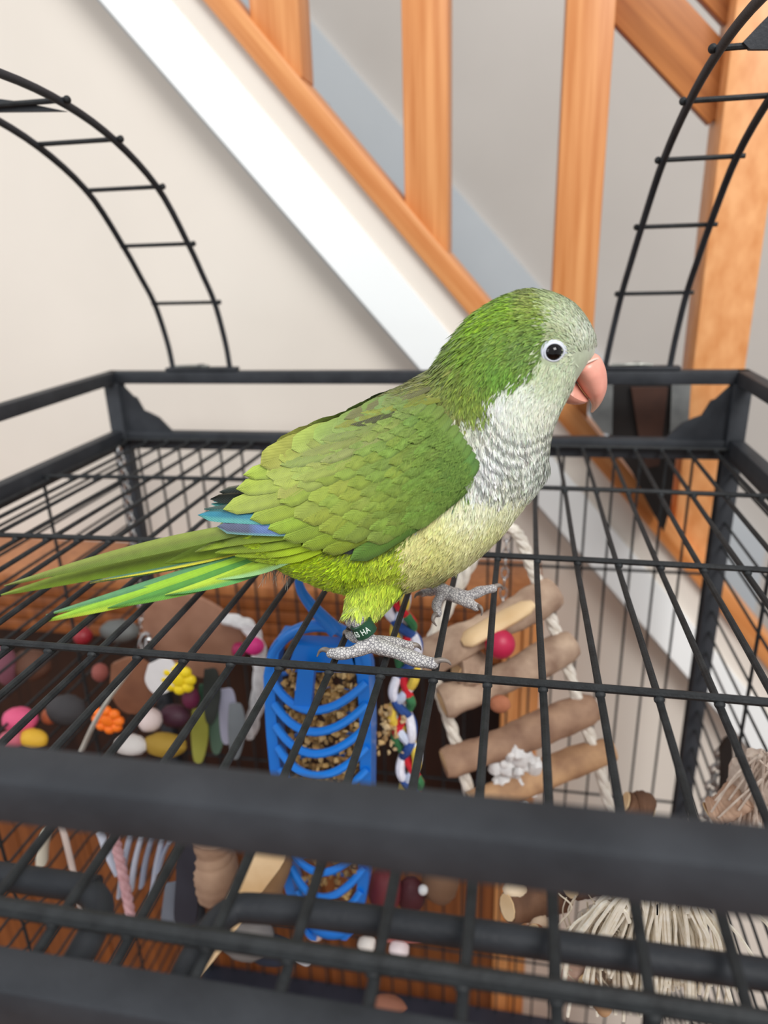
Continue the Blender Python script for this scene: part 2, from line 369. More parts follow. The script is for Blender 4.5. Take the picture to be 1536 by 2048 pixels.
# --- colour regions in the bird's own side profile (profile pixel coordinates)
def inpoly(x, y, poly):
    r = np.zeros(x.shape, bool); n = len(poly)
    for i in range(n):
        x1, y1 = poly[i]; x2, y2 = poly[(i+1) % n]
        if y1 == y2: continue
        c = ((y1 > y) != (y2 > y)) & (x < (x2-x1)*(y-y1)/(y2-y1)+x1); r ^= c
    return r
FACE = [(1076, 560), (1098, 640), (1092, 690), (1074, 735), (1035, 765), (1000, 778), (975, 800), (972, 836), (900, 838), (862, 850), (905, 862), (915, 900), (925, 940), (930, 990), (1000, 1010), (1070, 1000), (1260, 900), (1260, 540)]
BELLY = [(900, 990), (940, 985), (1000, 1000), (1075, 985), (1120, 1000), (1050, 1200), (880, 1230), (800, 1160), (800, 1100), (830, 1055), (860, 1020)]
LIME = [(380, 1040), (560, 1060), (700, 1110), (810, 1085), (815, 1165), (800, 1260), (640, 1260), (380, 1180)]
GREENF = lambda x, y: None
def prof_color(x, y, hf=True):
    """sRGB base colour of the plumage at profile position (x, y)"""
    n = x.shape[0]; j = rng.normal(0, 7, (2, n)) if hf else np.zeros((2, n)); X = x+j[0]; Y = y+j[1]
    def grad(pts):
        p = np.array([q[:2] for q in pts], float); c = np.array([q[2] for q in pts], float)
        d = (X[:, None]-p[:, 0])**2+(Y[:, None]-p[:, 1])**2+60.; w = d**-1.6; return (w@c)/w.sum(1)[:, None]
    C = grad([(960, 620, (108, 164, 20)), (1020, 600, (104, 156, 34)), (1060, 590, (118, 148, 70)), (930, 690, (98, 144, 40)), (1000, 680, (96, 140, 48)), (1050, 700, (92, 134, 58)),
              (1000, 740, (88, 140, 46)), (900, 740, (104, 134, 56)), (850, 770, (112, 132, 62)), (930, 790, (98, 132, 44)), (900, 830, (112, 134, 70)), (780, 780, (106, 130, 52)), (700, 840, (108, 142, 48)),
              (600, 900, (120, 150, 50)), (500, 980, (120, 156, 42)), (430, 1040, (130, 160, 40)), (750, 950, (104, 150, 44)), (930, 930, (84, 134, 50)), (480, 1090, (148, 176, 34))])
    C = C*np.array([1.16, 1.01, 1.])+np.array([0, 0, 8.])
    f = inpoly(X, Y, FACE)
    cf = grad([(1090, 600, (158, 172, 122)), (1130, 640, (180, 188, 158)), (1180, 670, (206, 212, 194)), (1110, 670, (150, 160, 122)), (1150, 720, (178, 186, 160)), (1085, 735, (178, 188, 156)), (1040, 780, (206, 212, 198)),
               (1080, 830, (214, 218, 200)), (990, 800, (204, 208, 200)), (1100, 860, (216, 222, 202)), (930, 850, (190, 194, 176)), (1030, 900, (204, 208, 198)), (970, 930, (212, 216, 212)), (1080, 940, (206, 214, 200)), (1020, 980, (216, 222, 200))])
    g = (y+.0075*(x-(1045-.35*(y-870)))**2)                       # scalloped bars across the breast
    ph = (g-846)/21.5; s = .5+.5*np.cos(2*np.pi*ph); amt = np.clip((g-850)/25, 0, 1)*np.clip((1030-g)/40, 0, 1)*np.clip((x-905)/60, .2, 1)
    bar = (1-.40*amt*(1-s)**1.3)[:, None]; cf = cf*bar+np.array([20, 20, 20])*(amt*s**2)[:, None]
    C = np.where(f[:, None], cf*1.05+3, C)
    b = inpoly(X, Y, BELLY); cb2 = grad([(960, 1010, (214, 218, 186)), (1030, 1020, (222, 226, 186)), (950, 1090, (222, 222, 160)), (1000, 1060, (220, 222, 160)), (870, 1120, (212, 212, 132)), (840, 1070, (208, 206, 140)), (900, 1160, (200, 204, 140))])
    C = np.where(b[:, None], np.clip(cb2*1.07, 0, 250), C)
    l = inpoly(X, Y, LIME); cl = grad([(480, 1100, (166, 196, 28)), (600, 1110, (172, 206, 18)), (700, 1150, (174, 208, 30)), (790, 1130, (190, 216, 60)), (720, 1200, (190, 214, 72)), (705, 1240, (206, 218, 130)), (560, 1130, (160, 190, 40))])
    return np.where(l[:, None], cl, C)

# --- body loft: (dorsal px, ventral px, half width mm)
ST = [((1190, 706), (1122, 778), 6.5), ((1190, 676), (1114, 812), 11.), ((1175, 641), (1108, 836), 14.2), ((1146, 606), (1102, 858), 16.3), ((1100, 584), (1099, 878), 18), ((1050, 582), (1097, 898), 18.8), ((1000, 599), (1095, 916), 19.2),
      ((950, 632), (1097, 935), 19.8), ((915, 680), (1088, 957), 21), ((878, 735), (1070, 982), 24), ((830, 765), (1042, 1012), 27), ((775, 790), (1012, 1050), 29.5), ((715, 822), (978, 1085), 31), ((655, 860), (935, 1120), 31),
      ((600, 900), (880, 1148), 29.5), ((555, 935), (815, 1168), 27), ((515, 968), (740, 1172), 23), ((480, 1000), (670, 1160), 18.5), ((458, 1030), (610, 1140), 13), ((440, 1048), (560, 1128), 9), ((430, 1066), (520, 1118), 4.5)]
dn = spline([S(*a[0]) for a in ST], 64); vn = spline([S(*a[1]) for a in ST], 64); wn = np.interp(np.linspace(0, len(ST)-1, 64), range(len(ST)), [a[2] for a in ST])
NS = 40; bv = []; bf = []
for i in range(64):
    c = (dn[i]+vn[i])/2; a = (dn[i]-vn[i])/2
    for k in range(NS):
        t = 2*math.pi*k/NS; ct, sn = math.cos(t), math.sin(t)
        bv.append(c+a*ct*(abs(ct)**-.0)+np.array([0, wn[i]*sn*(1+.06*(ct < 0)*-ct), 0]))
for i in range(63):
    for k in range(NS): bf.append((i*NS+k, i*NS+(k+1) % NS, (i+1)*NS+(k+1) % NS, (i+1)*NS+k))
bf.append(tuple(range(NS))[::-1]); bf.append(tuple(63*NS+k for k in range(NS)))
bv = np.array(bv)

parrot = thing('parrot', 'green and grey quaker parrot with pink beak standing on the cage top', 'parrot', (-20, 250, 4))
legs = MB()
# near leg (ringed) and far leg as tapering tubes joined into the body
def leg(pts, r, seg=12): legs.tube(spline(pts, 14), np.interp(np.linspace(0, 1, 14), np.linspace(0, 1, len(r)), r), seg)
def G(px, py, z): return PZ(px, py, z)
nf = G(742, 1288, 7.0)                                    # near foot centre
nd = nf[1]-YS
A0 = S(775, 1120, -13); A1 = np.array([S(735, 1190)[0], YS-17, S(735, 1190)[2]])
ank = P(708, 1232, nf[1]+1)
leg([A0, A1, ank+np.array([1, 1, 2])], [11, 6.2, 3.0])    # feathered thigh
leg([ank+np.array([.6, 1, 3]), P(722, 1262, nf[1]), nf+np.array([0, 0, 1.])], [2.6, 2.6, 3.0])
toes_n = [([nf, G(706, 1304, 6.2), G(676, 1307, 5.6), G(662, 1306, 5.2)], [2.9, 2.5, 2.4, 2.1]),
          ([nf, G(790, 1303, 6.2), G(835, 1320, 5.4), G(866, 1327, 5.2)], [3.1, 2.9, 2.7, 2.3]),
          ([nf, G(768, 1282, 4.5), G(800, 1288, 3.6), G(822, 1292, 2.5)], [2.8, 2.4, 2.2, 2.0]),
          ([nf, G(722, 1279, 4.8), G(706, 1274, 4.0), G(698, 1270, 3.6)], [2.6, 2.2, 2.0, 1.8])]
ff = G(898, 1186, 8.0)                                    # far foot centre
leg([S(870, 1110, 13), P(850, 1150, ff[1]), P(852, 1165, ff[1]-1)], [12, 7, 3.4])
leg([P(846, 1158, ff[1]), P(874, 1172, ff[1]), ff], [2.8, 2.6, 2.9])
toes_f = [([ff, G(935, 1192, 7.0), G(962, 1182, 6.2), G(986, 1177, 5.4)], [2.9, 2.6, 2.3, 2.0]),
          ([ff, G(922, 1200, 6.4), G(942, 1208, 5.2), G(952, 1214, 4.8)], [2.7, 2.4, 2.2, 2.0]),
          ([ff, G(880, 1194, 5.4), G(873, 1212, 4.8), G(876, 1226, 3.8)], [2.6, 2.2, 2.1, 1.9]),
          ([ff, G(872, 1182, 5.4), G(858, 1184, 4.6), G(846, 1186, 4)], [2.5, 2.1, 2.0, 1.8])]
for p_, r_ in toes_n+toes_f:
    q = spline(p_, 16); r = np.interp(np.linspace(0, 1, 16), np.linspace(0, 1, 4), r_); r = r*(1+.09*np.sin(np.linspace(0, 13, 16)))
    legs.tube(q, r, 12); legs.ball(q[-1], r_[-1]*1.05, 10, 8)
legs.ball(nf, 3.4); legs.ball(ff, 3.2)

bod = MB(); bod.add(bv, bf); nb = len(bod.v); bod.add(legs.v, legs.f)
tmp = bod.build('tmp_body', DOWN, parrot)
md = tmp.modifiers.new('r', 'REMESH'); md.mode = 'VOXEL'; md.voxel_size = .00085; md.use_smooth_shade = True
ms = tmp.modifiers.new('s', 'SMOOTH'); ms.iterations = 3; ms.factor = .5
dg = bpy.context.evaluated_depsgraph_get(); bme = bpy.data.meshes.new_from_object(tmp.evaluated_get(dg)); bme.name = 'body'
bpy.data.objects.remove(tmp)
body = link(bpy.data.objects.new('body', bme)); body.parent = parrot
nv = len(bme.vertices); co = np.empty(nv*3, np.float32); bme.vertices.foreach_get('co', co); co = co.reshape(-1, 3).astype(float)*1000+ORG['parrot']
def prof_xy(w): return proj(np.column_stack([w[:, 0], YS-np.abs(w[:, 1]-YS), w[:, 2]]))   # both flanks folded onto the near one
bx, by = prof_xy(co)
# leg skin: everything below the feathered ankles
def is_skin(w):
    near = w[:, 1] < 240
    x, y = proj(w)
    return (w[:, 2] < 26) & ((near & (y > 1230)) | ((~near) & (w[:, 2] < 17) & (w[:, 1] > 250) & (w[:, 0] > -40)))
sk_ = is_skin(co)
col = lin(prof_color(bx, by, False)*.9)
ca = bme.color_attributes.new('Col', 'FLOAT_COLOR', 'POINT'); a4 = np.ones((nv, 4), np.float32); a4[:, :3] = col; ca.data.foreach_set('color', a4.ravel())
bme.materials.clear(); bme.materials.append(DOWN); bme.materials.append(SKINM)
mi = [1 if all(sk_[i] for i in p_.vertices) else 0 for p_ in bme.polygons]
bme.polygons.foreach_set('material_index', mi); bme.polygons.foreach_set('use_smooth', [True]*len(bme.polygons)); bme.update()

# --- surface map seen from the near side, for laying feathers on the flank
lb = BVHTree.FromPolygons([tuple(v) for v in bv], bf)
GX = np.arange(340, 1250, 8.); GY = np.arange(540, 1260, 8.)
D = np.full((len(GY), len(GX)), np.nan)
for j, y in enumerate(GY):
    for i, x in enumerate(GX):
        d = WW+RR*(x-768)/F_PX-UU*(y-1024)/F_PX; h = lb.ray_cast(Vector(CAM), Vector(d))
        if h[0] is not None: D[j, i] = h[0].y
for _ in range(40):
    nanm = np.isnan(D)
    if not nanm.any(): break
    pad = np.pad(D, 1, constant_values=np.nan); st9 = np.stack([pad[a:a+D.shape[0], b:b+D.shape[1]] for a in range(3) for b in range(3)])
    cnt = (~np.isnan(st9)).sum(0); av = np.nansum(st9, 0)/np.maximum(cnt, 1); D = np.where(nanm & (cnt > 0), av, D)
D = np.where(np.isnan(D), YS, D); Ds = D.copy()
for _ in range(3):
    pad = np.pad(Ds, 1, mode='edge'); Ds = sum(pad[a:a+D.shape[0], b:b+D.shape[1]] for a in range(3) for b in range(3))/9
def samp(Dm, x, y):
    fx = np.clip((x-GX[0])/8, 0, len(GX)-1.001); fy = np.clip((y-GY[0])/8, 0, len(GY)-1.001); i = int(fx); j = int(fy); u = fx-i; v = fy-j
    return Dm[j, i]*(1-u)*(1-v)+Dm[j, i+1]*u*(1-v)+Dm[j+1, i]*(1-u)*v+Dm[j+1, i+1]*u*v
def rawY(x, y): return samp(Ds, x, y)
def wingY(x, y): return samp(Ds, x, y)-2.4*min(1, max(0, (700-x)/140))

def feather(name, base, tip, w, yf, cfun, parent, bend=0., off=1.0, lift=1.2, tilt=.5, blunt=.72, nl=10, thin=False, label=None, w0=.45):
    """one feather laid on depth surface yf; cfun(u -1..1, v 0..1) -> sRGB"""
    b = np.array(base, float); t = np.array(tip, float); d = t-b; L = np.linalg.norm(d); d /= L; n = np.array([-d[1], d[0]])
    if n[1] < 0: n = -n                                 # n points down in the picture
    us = (-1, -.55, 0, .55, 1); vs = []; cs = []; uvs = []
    for i in range(nl+1):
        v = i/nl
        pw = (w0+(1-w0)*min(1, v/.35)**.7) if v < blunt else math.sqrt(max(0, 1-((v-blunt)/(1-blunt))**2))*.98+.02
        if thin: pw = (w0+(1-w0)*min(1, v/.3))*(1-max(0, (v-.35)/.65)**1.6*.9)*(1 if v < .96 else .6)
        for u in us:
            q = b+d*L*v+n*(w/2*pw*u+bend*math.sin(math.pi*v)); Y = yf(q[0], q[1])-off-lift*v+tilt*(-u)*pw-.22*(1-abs(u))+.5*abs(u)**2
            vs.append(P(q[0], q[1], Y)); c = np.array(cfun(u, v), float); cs.append(lin(np.clip(c*(1+.0*u), 0, 255))); uvs.append((u*w*pw/12., v*L/12.))
    n0 = len(us); fs = [(i*n0+k, i*n0+k+1, (i+1)*n0+k+1, (i+1)*n0+k) for i in range(nl) for k in range(n0-1)]
    o = MB().add(vs, fs).build(name, FEA, parent, colors=cs)
    ul = o.data.uv_layers.new(name='UVMap'); li = np.empty(len(o.data.loops), np.int32); o.data.loops.foreach_get('vertex_index', li)
    ul.data.foreach_set('uv', np.array(uvs, np.float32)[li].ravel())
    if label: o['label'] = label
    return o
def vary(c, a=9):
    k = 1+random.uniform(-a, a)/100; return np.clip(np.array(c, float)*k+np.array([random.uniform(-5, 5), random.uniform(-4, 4), random.uniform(-4, 4)]), 0, 255)
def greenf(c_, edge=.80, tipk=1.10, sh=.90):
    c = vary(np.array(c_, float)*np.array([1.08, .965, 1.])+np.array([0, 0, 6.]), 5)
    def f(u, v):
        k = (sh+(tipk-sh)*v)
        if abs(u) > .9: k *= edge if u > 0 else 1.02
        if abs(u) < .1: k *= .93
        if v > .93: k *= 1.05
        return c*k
    return f

# --- wing base shell
WO = [(845, 800), (885, 845), (925, 890), (945, 930), (950, 962), (905, 1005), (850, 1045), (780, 1080), (715, 1100), (650, 1085), (590, 1068), (530, 1040), (490, 1000), (515, 960), (580, 915), (650, 872), (730, 825), (790, 795)]
mbw = MB(); idx = {}
for x in range(480, 960, 6):
    for y in range(780, 1112, 6):
        if inpoly(np.array([x*1.]), np.array([y*1.]), WO)[0]: idx[(x, y)] = len(mbw.v); mbw.v.append(tuple(P(x, y, wingY(x, y)-.6)))
for (x, y), i in idx.items():
    q = [idx.get((x, y)), idx.get((x+6, y)), idx.get((x+6, y+6)), idx.get((x, y+6))]
    if None not in q: mbw.f.append(tuple(q))
wing = mbw.build('wing', FEA, parrot, colors=[lin((70, 104, 34))]*len(mbw.v))

# primaries and secondaries showing under the coverts
def blue1(u, v):
    if u > .3: return (96, 176, 172)
    return (52, 128, 150) if v > .25 and u > -.6 else (58, 90, 84)
def blue2(u, v):
    if u > .7: return (128, 190, 186)
    return (92, 98, 126) if v > .62 else (104, 132, 186)
def dark(u, v): return (32, 40, 36) if u > -.8 else (112, 108, 92)
feather('flight_feather', (620, 1000), (438, 984), 26, lambda x, y: 254+.0*x, dark, wing, bend=-8, off=0, lift=0, label='near-black primary feather', blunt=.7)
feather('flight_feather', (640, 1030), (408, 1018), 34, lambda x, y: wingY(x, y)-1, lambda u, v: (60, 84, 78) if u < .4 else (70, 140, 140), wing, bend=-6, off=0, lift=0, thin=True, label='dark teal primary feather')
feather('flight_feather', (640, 1046), (395, 1030), 25, lambda x, y: wingY(x, y)-.6, blue1, wing, bend=-1, off=1.3, lift=0, blunt=.8, label='blue and teal flight feather', w0=.9)
feather('flight_feather', (640, 1060), (434, 1053), 27, lambda x, y: wingY(x, y)-.6, blue2, wing, bend=2, off=1.5, lift=0, blunt=.86, label='blue and slate flight feather')
feather('flight_feather', (960, 985), (742, 1094), 16, wingY, lambda u, v: (84, 140, 140) if u < .3 else (198, 206, 206), wing, bend=14, off=.3, lift=.2, label='thin pale blue wing edge feather')
feather('flight_feather', (770, 1045), (686, 1108), 26, wingY, lambda u, v: (72, 80, 84) if u > -.5 else (52, 68, 40), wing, off=.6, lift=.3, label='slate grey secondary feather')
# secondaries / tertials with light green webs
LG = (136, 166, 62)
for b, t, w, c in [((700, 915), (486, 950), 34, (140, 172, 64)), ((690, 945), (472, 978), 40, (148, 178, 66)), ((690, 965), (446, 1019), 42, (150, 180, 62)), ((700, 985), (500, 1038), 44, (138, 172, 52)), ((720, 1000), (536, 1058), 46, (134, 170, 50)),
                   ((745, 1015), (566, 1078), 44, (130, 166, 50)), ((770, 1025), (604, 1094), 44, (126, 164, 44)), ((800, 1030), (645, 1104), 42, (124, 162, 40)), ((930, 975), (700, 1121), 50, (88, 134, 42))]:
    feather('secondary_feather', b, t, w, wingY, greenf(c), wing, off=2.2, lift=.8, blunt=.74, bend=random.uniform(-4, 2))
# covert rows from the rear to the shoulder
REAR = np.array([(520, 930), (545, 965), (560, 1005), (600, 1040), (650, 1066), (700, 1085), (770, 1068), (840, 1035)], float)
FRNT = np.array([(760, 806), (795, 815), (828, 832), (858, 856), (886, 886), (906, 916), (922, 946), (928, 962)], float)
NR = 11
for r in range(NR):
    t = (r/(NR-1))**.85; cur = spline(REAR*(1-t)+FRNT*t, 60); seg = np.linalg.norm(np.diff(cur, axis=0), axis=1).sum()
    wpx = 50*(1-t)+24*t; n = max(4, int(seg/(wpx*.60))); L = 120*(1-t)+46*t
    for k in range(n):
        s_ = (k+.5*(r % 2)+.15)/n
        if s_ > 1: continue
        tip = cur[min(59, int(s_*59))]+np.array([random.uniform(-5, 5), random.uniform(-5, 5)])
        ang = math.radians(24+20*s_+8*t+random.uniform(-5, 5)); d = np.array([-math.cos(ang), math.sin(ang)])
        base = tip-d*L
        c = np.array((134, 166, 58))*(1-t)+np.array((96, 136, 48))*t
        c = c*(1-.0*s_)+np.array((-26, -6, 4))*max(0, s_-.55)*1.6+np.array((6, 2, 10))*(s_ < .3)
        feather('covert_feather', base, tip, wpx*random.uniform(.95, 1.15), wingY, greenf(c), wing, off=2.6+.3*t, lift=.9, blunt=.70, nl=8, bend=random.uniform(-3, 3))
# barb wisps over the wing
def wing_barbs(n, par, name):
    x = 950-rng.exponential(75, n*2); y = rng.uniform(790, 1125, n*2); k = inpoly(x, y, WO); x, y = x[k][:n], y[k][:n]; n = len(x); V = []; C = []; Nn = []
    for i in range(n):
        a, b = x[i], y[i]; p0 = P(a, b, wingY(a, b)-4.2); px_ = P(a+5, b, wingY(a+5, b)-4.2)-p0; py_ = P(a, b+5, wingY(a, b+5)-4.2)-p0
        nn = np.cross(py_, px_); nn /= np.linalg.norm(nn); nn = nn if nn[1] < 0 else -nn
        f = np.clip((a-560)/380, 0, 1); ang = math.radians(26+16*np.clip((b-850)/220, 0, 1)+10*f+rng.normal(0, 9)+(22 if rng.random() < .5 else -14)); d = -math.cos(ang)*px_/np.linalg.norm(px_)+math.sin(ang)*py_/np.linalg.norm(py_)
        d /= np.linalg.norm(d); L = rng.uniform(1.6, 3.6); s_ = np.cross(d, nn)*rng.uniform(.05, .1); m = p0+d*L*.5+nn*.12
        V += [p0, m+s_, p0+d*L-nn*.1, m-s_]; Nn += [tuple(nn)]*4
        c = np.array((142, 158, 64))*(1-f)+np.array((102, 132, 58))*f; c = c*(1+rng.normal(0, .09)); C += [lin(np.clip(c, 10, 240))]*4
    o = MB().add(V, [(4*i, 4*i+1, 4*i+2, 4*i+3) for i in range(n)]).build(name, DOWN, par, colors=C, smooth=False); o.data.polygons.foreach_set('use_smooth', [True]*n)
    o.data.normals_split_custom_set_from_vertices(Nn); o['kind'] = 'stuff'; return o
wing_barbs(2600, wing, 'barb_wisps')
# scapulars along the back: olive with black lines between
for b, t, w, c in [((860, 775), (688, 838), 24, (96, 112, 52)), ((850, 790), (668, 856), 26, (112, 140, 44)), ((880, 800), (720, 826), 20, (120, 146, 40)), ((850, 812), (700, 850), 22, (60, 74, 30)), ((840, 830), (640, 880), 30, (112, 140, 62)),
                   ((820, 845), (600, 912), 32, (120, 148, 68)), ((760, 880), (560, 930), 34, (122, 154, 66)), ((790, 860), (640, 925), 30, (124, 150, 72)), ((760, 905), (590, 960), 34, (134, 162, 66))]:
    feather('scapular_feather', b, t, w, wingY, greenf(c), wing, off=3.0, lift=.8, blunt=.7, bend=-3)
# far wing: mirror image across the sagittal plane
def mirror(o, par):
    c = o.copy(); link(c); c.parent = par; c.matrix_parent_inverse = Matrix(); return c
base_y = ORG['parrot'][1]
wing2 = wing.copy(); link(wing2); wing2.parent = parrot; wing2.scale = (1, -1, 1); wing2.location = (0, 2*(YS-base_y)/1000, 0)
for ch in list(wing.children): mirror(ch, wing2)

# --- tail
def tailY(dy): return lambda x, y: YS+dy-(600-x)*.012
def two(c1, c2, c3=None, s=.2):
    c1, c2 = np.array(c1, float), np.array(c2, float)
    return lambda u, v: (c1 if u < s else c2)*(1.0 if abs(u) > .1 else .86)
TL = [((520, 1050), (8, 1172), 30, two((126, 140, 58), (104, 124, 44)), 7, -6), ((540, 1068), (2, 1190), 42, two((134, 156, 48), (122, 150, 40)), 4, -4), ((520, 1070), (330, 1126), 40, two((128, 156, 40), (138, 166, 42)), 2, 0),
      ((560, 1085), (180, 1167), 18, two((216, 206, 70), (120, 160, 100)), 3, 2), ((560, 1082), (180, 1164), 14, two((92, 150, 120), (214, 208, 60)), 1.6, 4), ((560, 1092), (92, 1230), 30, two((96, 152, 104), (124, 178, 70)), -1, 4),
      ((570, 1100), (84, 1244), 38, two((150, 196, 54), (176, 206, 60)), -3, 6), ((570, 1106), (215, 1216), 34, two((84, 146, 60), (104, 164, 60)), -5, 8), ((580, 1108), (330, 1190), 30, two((176, 206, 60), (96, 164, 88)), -7, 8), ((590, 1112), (420, 1160), 24, two((160, 196, 50), (150, 196, 130)), -9, 5)]
TL += [((590, 1064), (412, 1092), 34, two((132, 158, 44), (142, 168, 44)), -6, -6), ((600, 1078), (430, 1106), 34, two((140, 168, 40), (150, 178, 36)), -9, -3), ((620, 1086), (470, 1112), 36, two((168, 198, 34), (172, 204, 30)), -12, 0),
       ((640, 1090), (510, 1122), 40, two((172, 204, 28), (176, 208, 28)), -13, 3), ((560, 1066), (390, 1104), 30, two((128, 152, 44), (136, 160, 44)), -3, -8)]
for b, t, w, c, dy, bd in TL:
    feather('tail_feather', b, t, w, tailY(dy) if b[1] > 1062+0*dy and dy > -10 and t[0] < 389 else (lambda x, y: min(rawY(x, y)-.9, YS-7)), c, parrot, bend=bd, off=0, lift=0, tilt=2.2, thin=True, nl=16, w0=.8)

# --- small plumage: short barbed feathers and wisps over the whole skin
FLOW = [(1190, 690, -.4, -.9), (1150, 640, -.75, -.6), (1090, 600, -1, -.15), (1020, 620, -.9, .35), (960, 660, -.65, .75), (920, 700, -.65, .8), (1040, 680, -.75, .6), (1140, 760, -.5, .9), (1080, 780, -.45, .9), (1000, 760, -.35, .95), (900, 800, -.2, 1),
        (960, 840, .15, 1), (1020, 860, .0, 1), (1090, 900, .05, 1), (1010, 930, .25, 1), (960, 960, .0, 1), (1060, 980, -.3, 1), (950, 1060, -.6, .9), (850, 780, -.7, .7), (780, 800, -.85, .55), (700, 850, -.85, .5), (600, 920, -.85, .5), (500, 990, -.9, .45), (880, 1120, -.6, .8),
        (800, 1130, -.55, .85), (730, 1180, -.2, 1), (710, 1220, -.15, 1), (650, 1130, -.85, .6), (560, 1110, -.95, .35), (480, 1090, -1, .2), (760, 1160, -.4, .95)]
FP = np.array([f[:2] for f in FLOW], float); FD = np.array([f[2:] for f in FLOW], float)
EX = (S(1001, 800)-S(1000, 800)); EX /= np.linalg.norm(EX); EZ = (S(1000, 801)-S(1000, 800)); EZ[1] = 0; EZ /= np.linalg.norm(EZ); EX[1] = 0
tris = []
for p_ in bme.polygons:
    v = p_.vertices
    for i in range(1, len(v)-1): tris.append((v[0], v[i], v[i+1]))
tris = np.array(tris); tris = tris[~sk_[tris].any(1)]
ta, tb, tc_ = co[tris[:, 0]], co[tris[:, 1]], co[tris[:, 2]]; cr = np.cross(tb-ta, tc_-ta); ar = np.linalg.norm(cr, axis=1); nrm = cr/(ar[:, None]+1e-9)
def plume(n, L, W, lift, jit, name, cj=.06, sel=None, offs=0., lab=None, soft=.8):
    k = rng.choice(len(tris), n, p=ar/ar.sum()); u = rng.random(n); v = rng.random(n); fl = u+v > 1; u[fl] = 1-u[fl]; v[fl] = 1-v[fl]
    p = ta[k]*(1-u-v)[:, None]+tb[k]*u[:, None]+tc_[k]*v[:, None]; nn = nrm[k]; x, y = prof_xy(p)
    keep = ~(inpoly(x, y, WO) & (np.abs(p[:, 1]-YS) > 6)) & ~((x > 1150) & (y > 705)) & (np.hypot(*(np.array(proj(p))-np.array([[1105], [704]]))) > 24)
    keep &= ~((np.abs(p[:, 1]-YS) < 9) & (x > 1130) & (y > 700) & (y < 815))
    if sel is not None: keep &= sel(x, y, p)
    keep &= ~(inpoly(x, y, [(380, 1000), (440, 1000), (620, 1020), (620, 1066), (400, 1070)]) & (np.abs(p[:, 1]-YS) > 3)) & (x > 505) & (np.hypot(*(np.array(proj(p))-np.array([[729], [1258]]))) > 24)
    p, nn, x, y = p[keep], nn[keep], x[keep], y[keep]; n = len(p)
    d2 = (x[:, None]-FP[:, 0])**2+(y[:, None]-FP[:, 1])**2+200; w = d2**-1.5; fd = (w@FD)/w.sum(1)[:, None]
    dr = fd[:, :1]*EX+fd[:, 1:]*EZ; dr = dr+rng.normal(0, jit, (n, 3)); dr -= nn*(dr*nn).sum(1)[:, None]; dr /= np.linalg.norm(dr, axis=1)[:, None]+1e-9
    sd = np.cross(dr, nn); ll = L[0]+(L[1]-L[0])*rng.random(n)
    dim = inpoly(x, y, FACE); head = np.clip((x-820)/150, 0, 1)*np.clip((1000-y)/150, 0, 1); thigh = inpoly(x, y, [(690, 1150), (830, 1130), (790, 1215), (740, 1262), (680, 1255)])
    nape = np.exp(-((x-905)**2+(y-690)**2)/90**2)
    ll = ll*(1-.25*head-.05*thigh+.45*nape); face = np.clip((x-1060)/60, 0, 1)*np.clip((760-y)/40, 0, 1); ll = ll*(1-.35*face)
    soft_r = (dim | inpoly(x, y, BELLY)).astype(float); lf = (lift+.06*rng.random(n))*(1+1.6*nape)*(1-.45*dim)*(1-.7*thigh)*(1-.6*(x < 640)); ww = W*(.75+.5*rng.random(n)); cv = .16*ll
    b0 = p+nn*offs; m = b0+(dr*.5+nn*lf[:, None]*.6)*ll[:, None]; t = b0+(dr*1.0+nn*(lf*.85)[:, None])*ll[:, None]
    V = np.stack([b0, m+sd*ww[:, None], t, m-sd*ww[:, None]], 1).reshape(-1, 3)
    C = prof_color(x, y); C = C*(1+rng.normal(0, cj, (n, 1))*(1-.7*soft_r[:, None]))+rng.normal(0, 3, (n, 3)); C = np.clip(C, 4, 250)
    kb = (.86+.09*soft_r)[:, None]; cb_ = lin(C*kb); cm = lin(C); ct = lin(np.clip(C*1.06+4, 0, 252)); CC = np.stack([cb_, cm, ct, cm], 1).reshape(-1, 3)
    base = ORG['parrot']; me = bpy.data.meshes.new(name); nV = len(V); me.vertices.add(nV); me.vertices.foreach_set('co', ((V-base)/1000).astype(np.float32).ravel())
    me.loops.add(nV); me.loops.foreach_set('vertex_index', np.arange(nV, dtype=np.int32)); me.polygons.add(n)
    me.polygons.foreach_set('loop_start', np.arange(0, nV, 4, dtype=np.int32)); me.polygons.foreach_set('loop_total', np.full(n, 4, np.int32)); me.update(calc_edges=True)
    qn = nn+.30*rng.normal(0, 1, (n, 3))*(soft*(1-.65*soft_r))[:, None]-.25*dr; qn /= np.linalg.norm(qn, axis=1)[:, None]
    me.polygons.foreach_set('use_smooth', [True]*n); me.normals_split_custom_set_from_vertices(np.repeat(qn, 4, 0).tolist())
    ca = me.color_attributes.new('Col', 'FLOAT_COLOR', 'POINT'); a = np.ones((nV, 4), np.float32); a[:, :3] = CC; ca.data.foreach_set('color', a.ravel())
    me.materials.append(DOWN); o = link(bpy.data.objects.new(name, me)); o.parent = parrot; o['kind'] = 'stuff'
    if lab: o['label'] = lab
    return o
plume(26000, (4.5, 6.5), .75, .16, .12, 'contour_plumage')
sh_ = lambda x, y, p: inpoly(x, y, [(850, 830), (900, 850), (960, 950), (955, 990), (900, 990), (840, 930)])
plume(6500, (4.2, 6.4), .5, .20, .22, 'nape_plumage', cj=.10, sel=lambda x, y, p: inpoly(x, y, [(1060, 570), (1000, 640), (930, 740), (850, 800), (820, 770), (880, 700), (920, 600), (1000, 560)]))
plume(90000, (3.0, 5.0), .17, .20, .20, 'fine_plumage', cj=.13, offs=.25)
